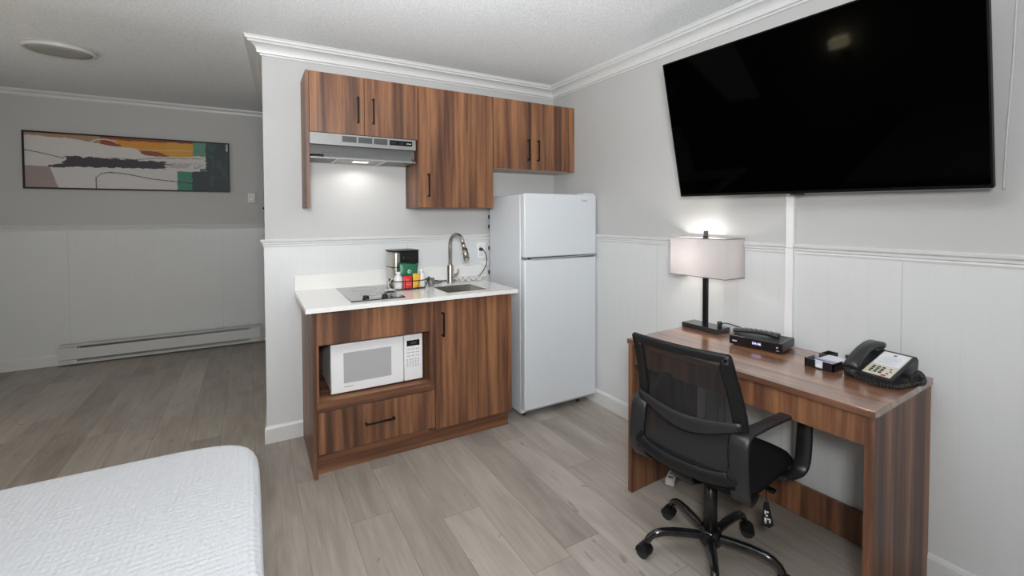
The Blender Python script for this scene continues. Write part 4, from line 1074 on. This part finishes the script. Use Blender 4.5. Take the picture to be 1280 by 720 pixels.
# frame: flat ribbon, wide across the back plane
def ribbon_loop(b, pts, w, th):
    m = len(pts); rings = []; cen = sum(pts, Vector()) / m
    for i, p in enumerate(pts):
        tg = (pts[(i + 1) % m] - pts[i - 1]).normalized(); inw = (cen - p); inw = (inw - tg * inw.dot(tg)).normalized(); nn_ = tg.cross(inw).normalized()
        h_, q_ = w(p), th / 2
        sec = [(0, -q_ * .5), (h_ * .15, -q_), (h_ * .85, -q_), (h_, -q_ * .4), (h_, q_ * .4), (h_ * .85, q_), (h_ * .15, q_), (0, q_ * .5)]
        rings.append([b.bm.verts.new(p + inw * a - nn_ * c) for a, c in sec])
    for i in range(m):
        A, C = rings[i], rings[(i + 1) % m]
        for k in range(8):
            f = b.bm.faces.new((A[k], A[(k + 1) % 8], C[(k + 1) % 8], C[k])); f.smooth = True
b = B(); ribbon_loop(b, P3s, lambda p: .032 if p.z > .9 else (.048 if abs(p.y) > .165 else .045), .020)
obj('back_frame', b, BLACKP, t, local=True)
m, N, L, P = nt('black_mesh_fabric')
out = N['Material Output']; tr = N.new('ShaderNodeBsdfTransparent'); mxs = N.new('ShaderNodeMixShader')
tc = N.new('ShaderNodeTexCoord'); w1 = N.new('ShaderNodeTexNoise'); w1.inputs['Scale'].default_value = 40; L.new(tc.outputs['Object'], w1.inputs['Vector'])
L.new(math_node(N, L, 'ADD', math_node(N, L, 'MULTIPLY', w1.outputs['Fac'], .05), .17), mxs.inputs[0])
P.inputs['Base Color'].default_value = (.012, .012, .013, 1); P.inputs['Roughness'].default_value = .8
L.new(P.outputs[0], mxs.inputs[1]); L.new(tr.outputs[0], mxs.inputs[2]); L.new(mxs.outputs[0], out.inputs[0])
b = B()
def meshpt(u, v):
    z = .475 + (.905 - .475) * v; y = (half(z) - .012) * (2 * u - 1); return Vector((bkx(z) + bow(y, z) + .006, y, z))
b.grid(meshpt, 28, 28); obj('mesh_panel', b, m, t, local=True)
# lumbar bar behind the mesh
pts = []
for k in range(21):
    y = -.205 + .41 * k / 20; z = .662 - .045 * math.sin(k / 20 * PI) ; pts.append(Vector((bkx(z) + bow(y, z) - .018, y, z)))
b = B(); b.band(pts, (0, 0, 1), [.026 + .034 * math.sin(k / 20 * PI) for k in range(21)], .010); obj('lumbar_support', b, CHARP, t, local=True)
# lower shell joining back to seat
pts = [Vector((bkx(.48) + bow(y, .5) + .012, y, .470)) for y in [-.19 + .38 * k / 12 for k in range(13)]]
b = B(); b.band(pts, (0.15, 0, 1), .050, .03); obj('lower_back_pad', b, FABRIC, t, local=True)
b = B(); b.band([Vector((-.08, 0, .385)), Vector((-.15, 0, .385)), Vector((-.20, 0, .40)), Vector((-.222, 0, .445))], (0, 1, 0), .09, .014); obj('back_bracket', b, BLACKM, t, local=True)
# arms: looped bands either side
for s_ in (1, -1):
    y = s_ * .262
    P_ = smooth_path([(.10, s_ * .205, .392), (.165, s_ * .238, .396), (.198, s_ * .252, .430), (.196, s_ * .260, .52), (.185, s_ * .265, .630), (.160, s_ * .264, .652),
                      (.04, s_ * .246, .652), (-.10, s_ * .220, .642), (-.170, s_ * .204, .634), (-.194, s_ * .200, .610), (-.202, s_ * .202, .54), (-.200, s_ * .206, .46), (-.165, s_ * .200, .400), (-.07, s_ * .180, .390)], 5)
    b = B(); b.band(P_, (0, 1, 0), [.044 + .024 * max(0, min(1, (i - 34) / 8)) + .010 * max(0, min(1, (22 - i) / 6)) for i in range(len(P_))], .015); obj('armrest', b, CHARP, t, local=True)
# hang tag
b = B(); tg_ = Vector((.085, -.165, .395))
b.tube([tg_, tg_ + Vector((.005, -.004, -.07)), tg_ + Vector((.01, -.006, -.115))], .0015, 6); ht = obj('tag_string', b, CORD, t, local=True)
TMx = frame_mtx(tg_ + Vector((.01, -.006, -.115)), (.5, -.86, 0), (0, 0, 1))
b = B(); b.prism([(-.010, 0), (.006, .002), (.024, -.085), (.010, -.098), (-.018, -.090)], -.001, .001, 'z', mtx=TMx); hg = obj('hang_tag', b, BLACKP, t, local=True)
b = B()
for (x0, x1, z0, z1) in ((-.008, -.002, -.045, -.032), (0, .006, -.04, -.034), (-.004, .004, -.054, -.048), (-.008, 0, -.074, -.060), (.002, .012, -.066, -.061), (.008, .013, -.078, -.064), (-.006, -.001, -.082, -.076)):
    b.box(x0, x1, z0, z1, .001, .0016, mtx=TMx); b.box(x0, x1, z0, z1, -.0016, -.001, mtx=TMx)
obj('tag_print', b, PAPER, ht, local=True)

for o in list(bpy.data.objects):
    if o.type == 'MESH' and o.name.startswith('lettering') and o.users_collection == (): bpy.data.objects.remove(o)
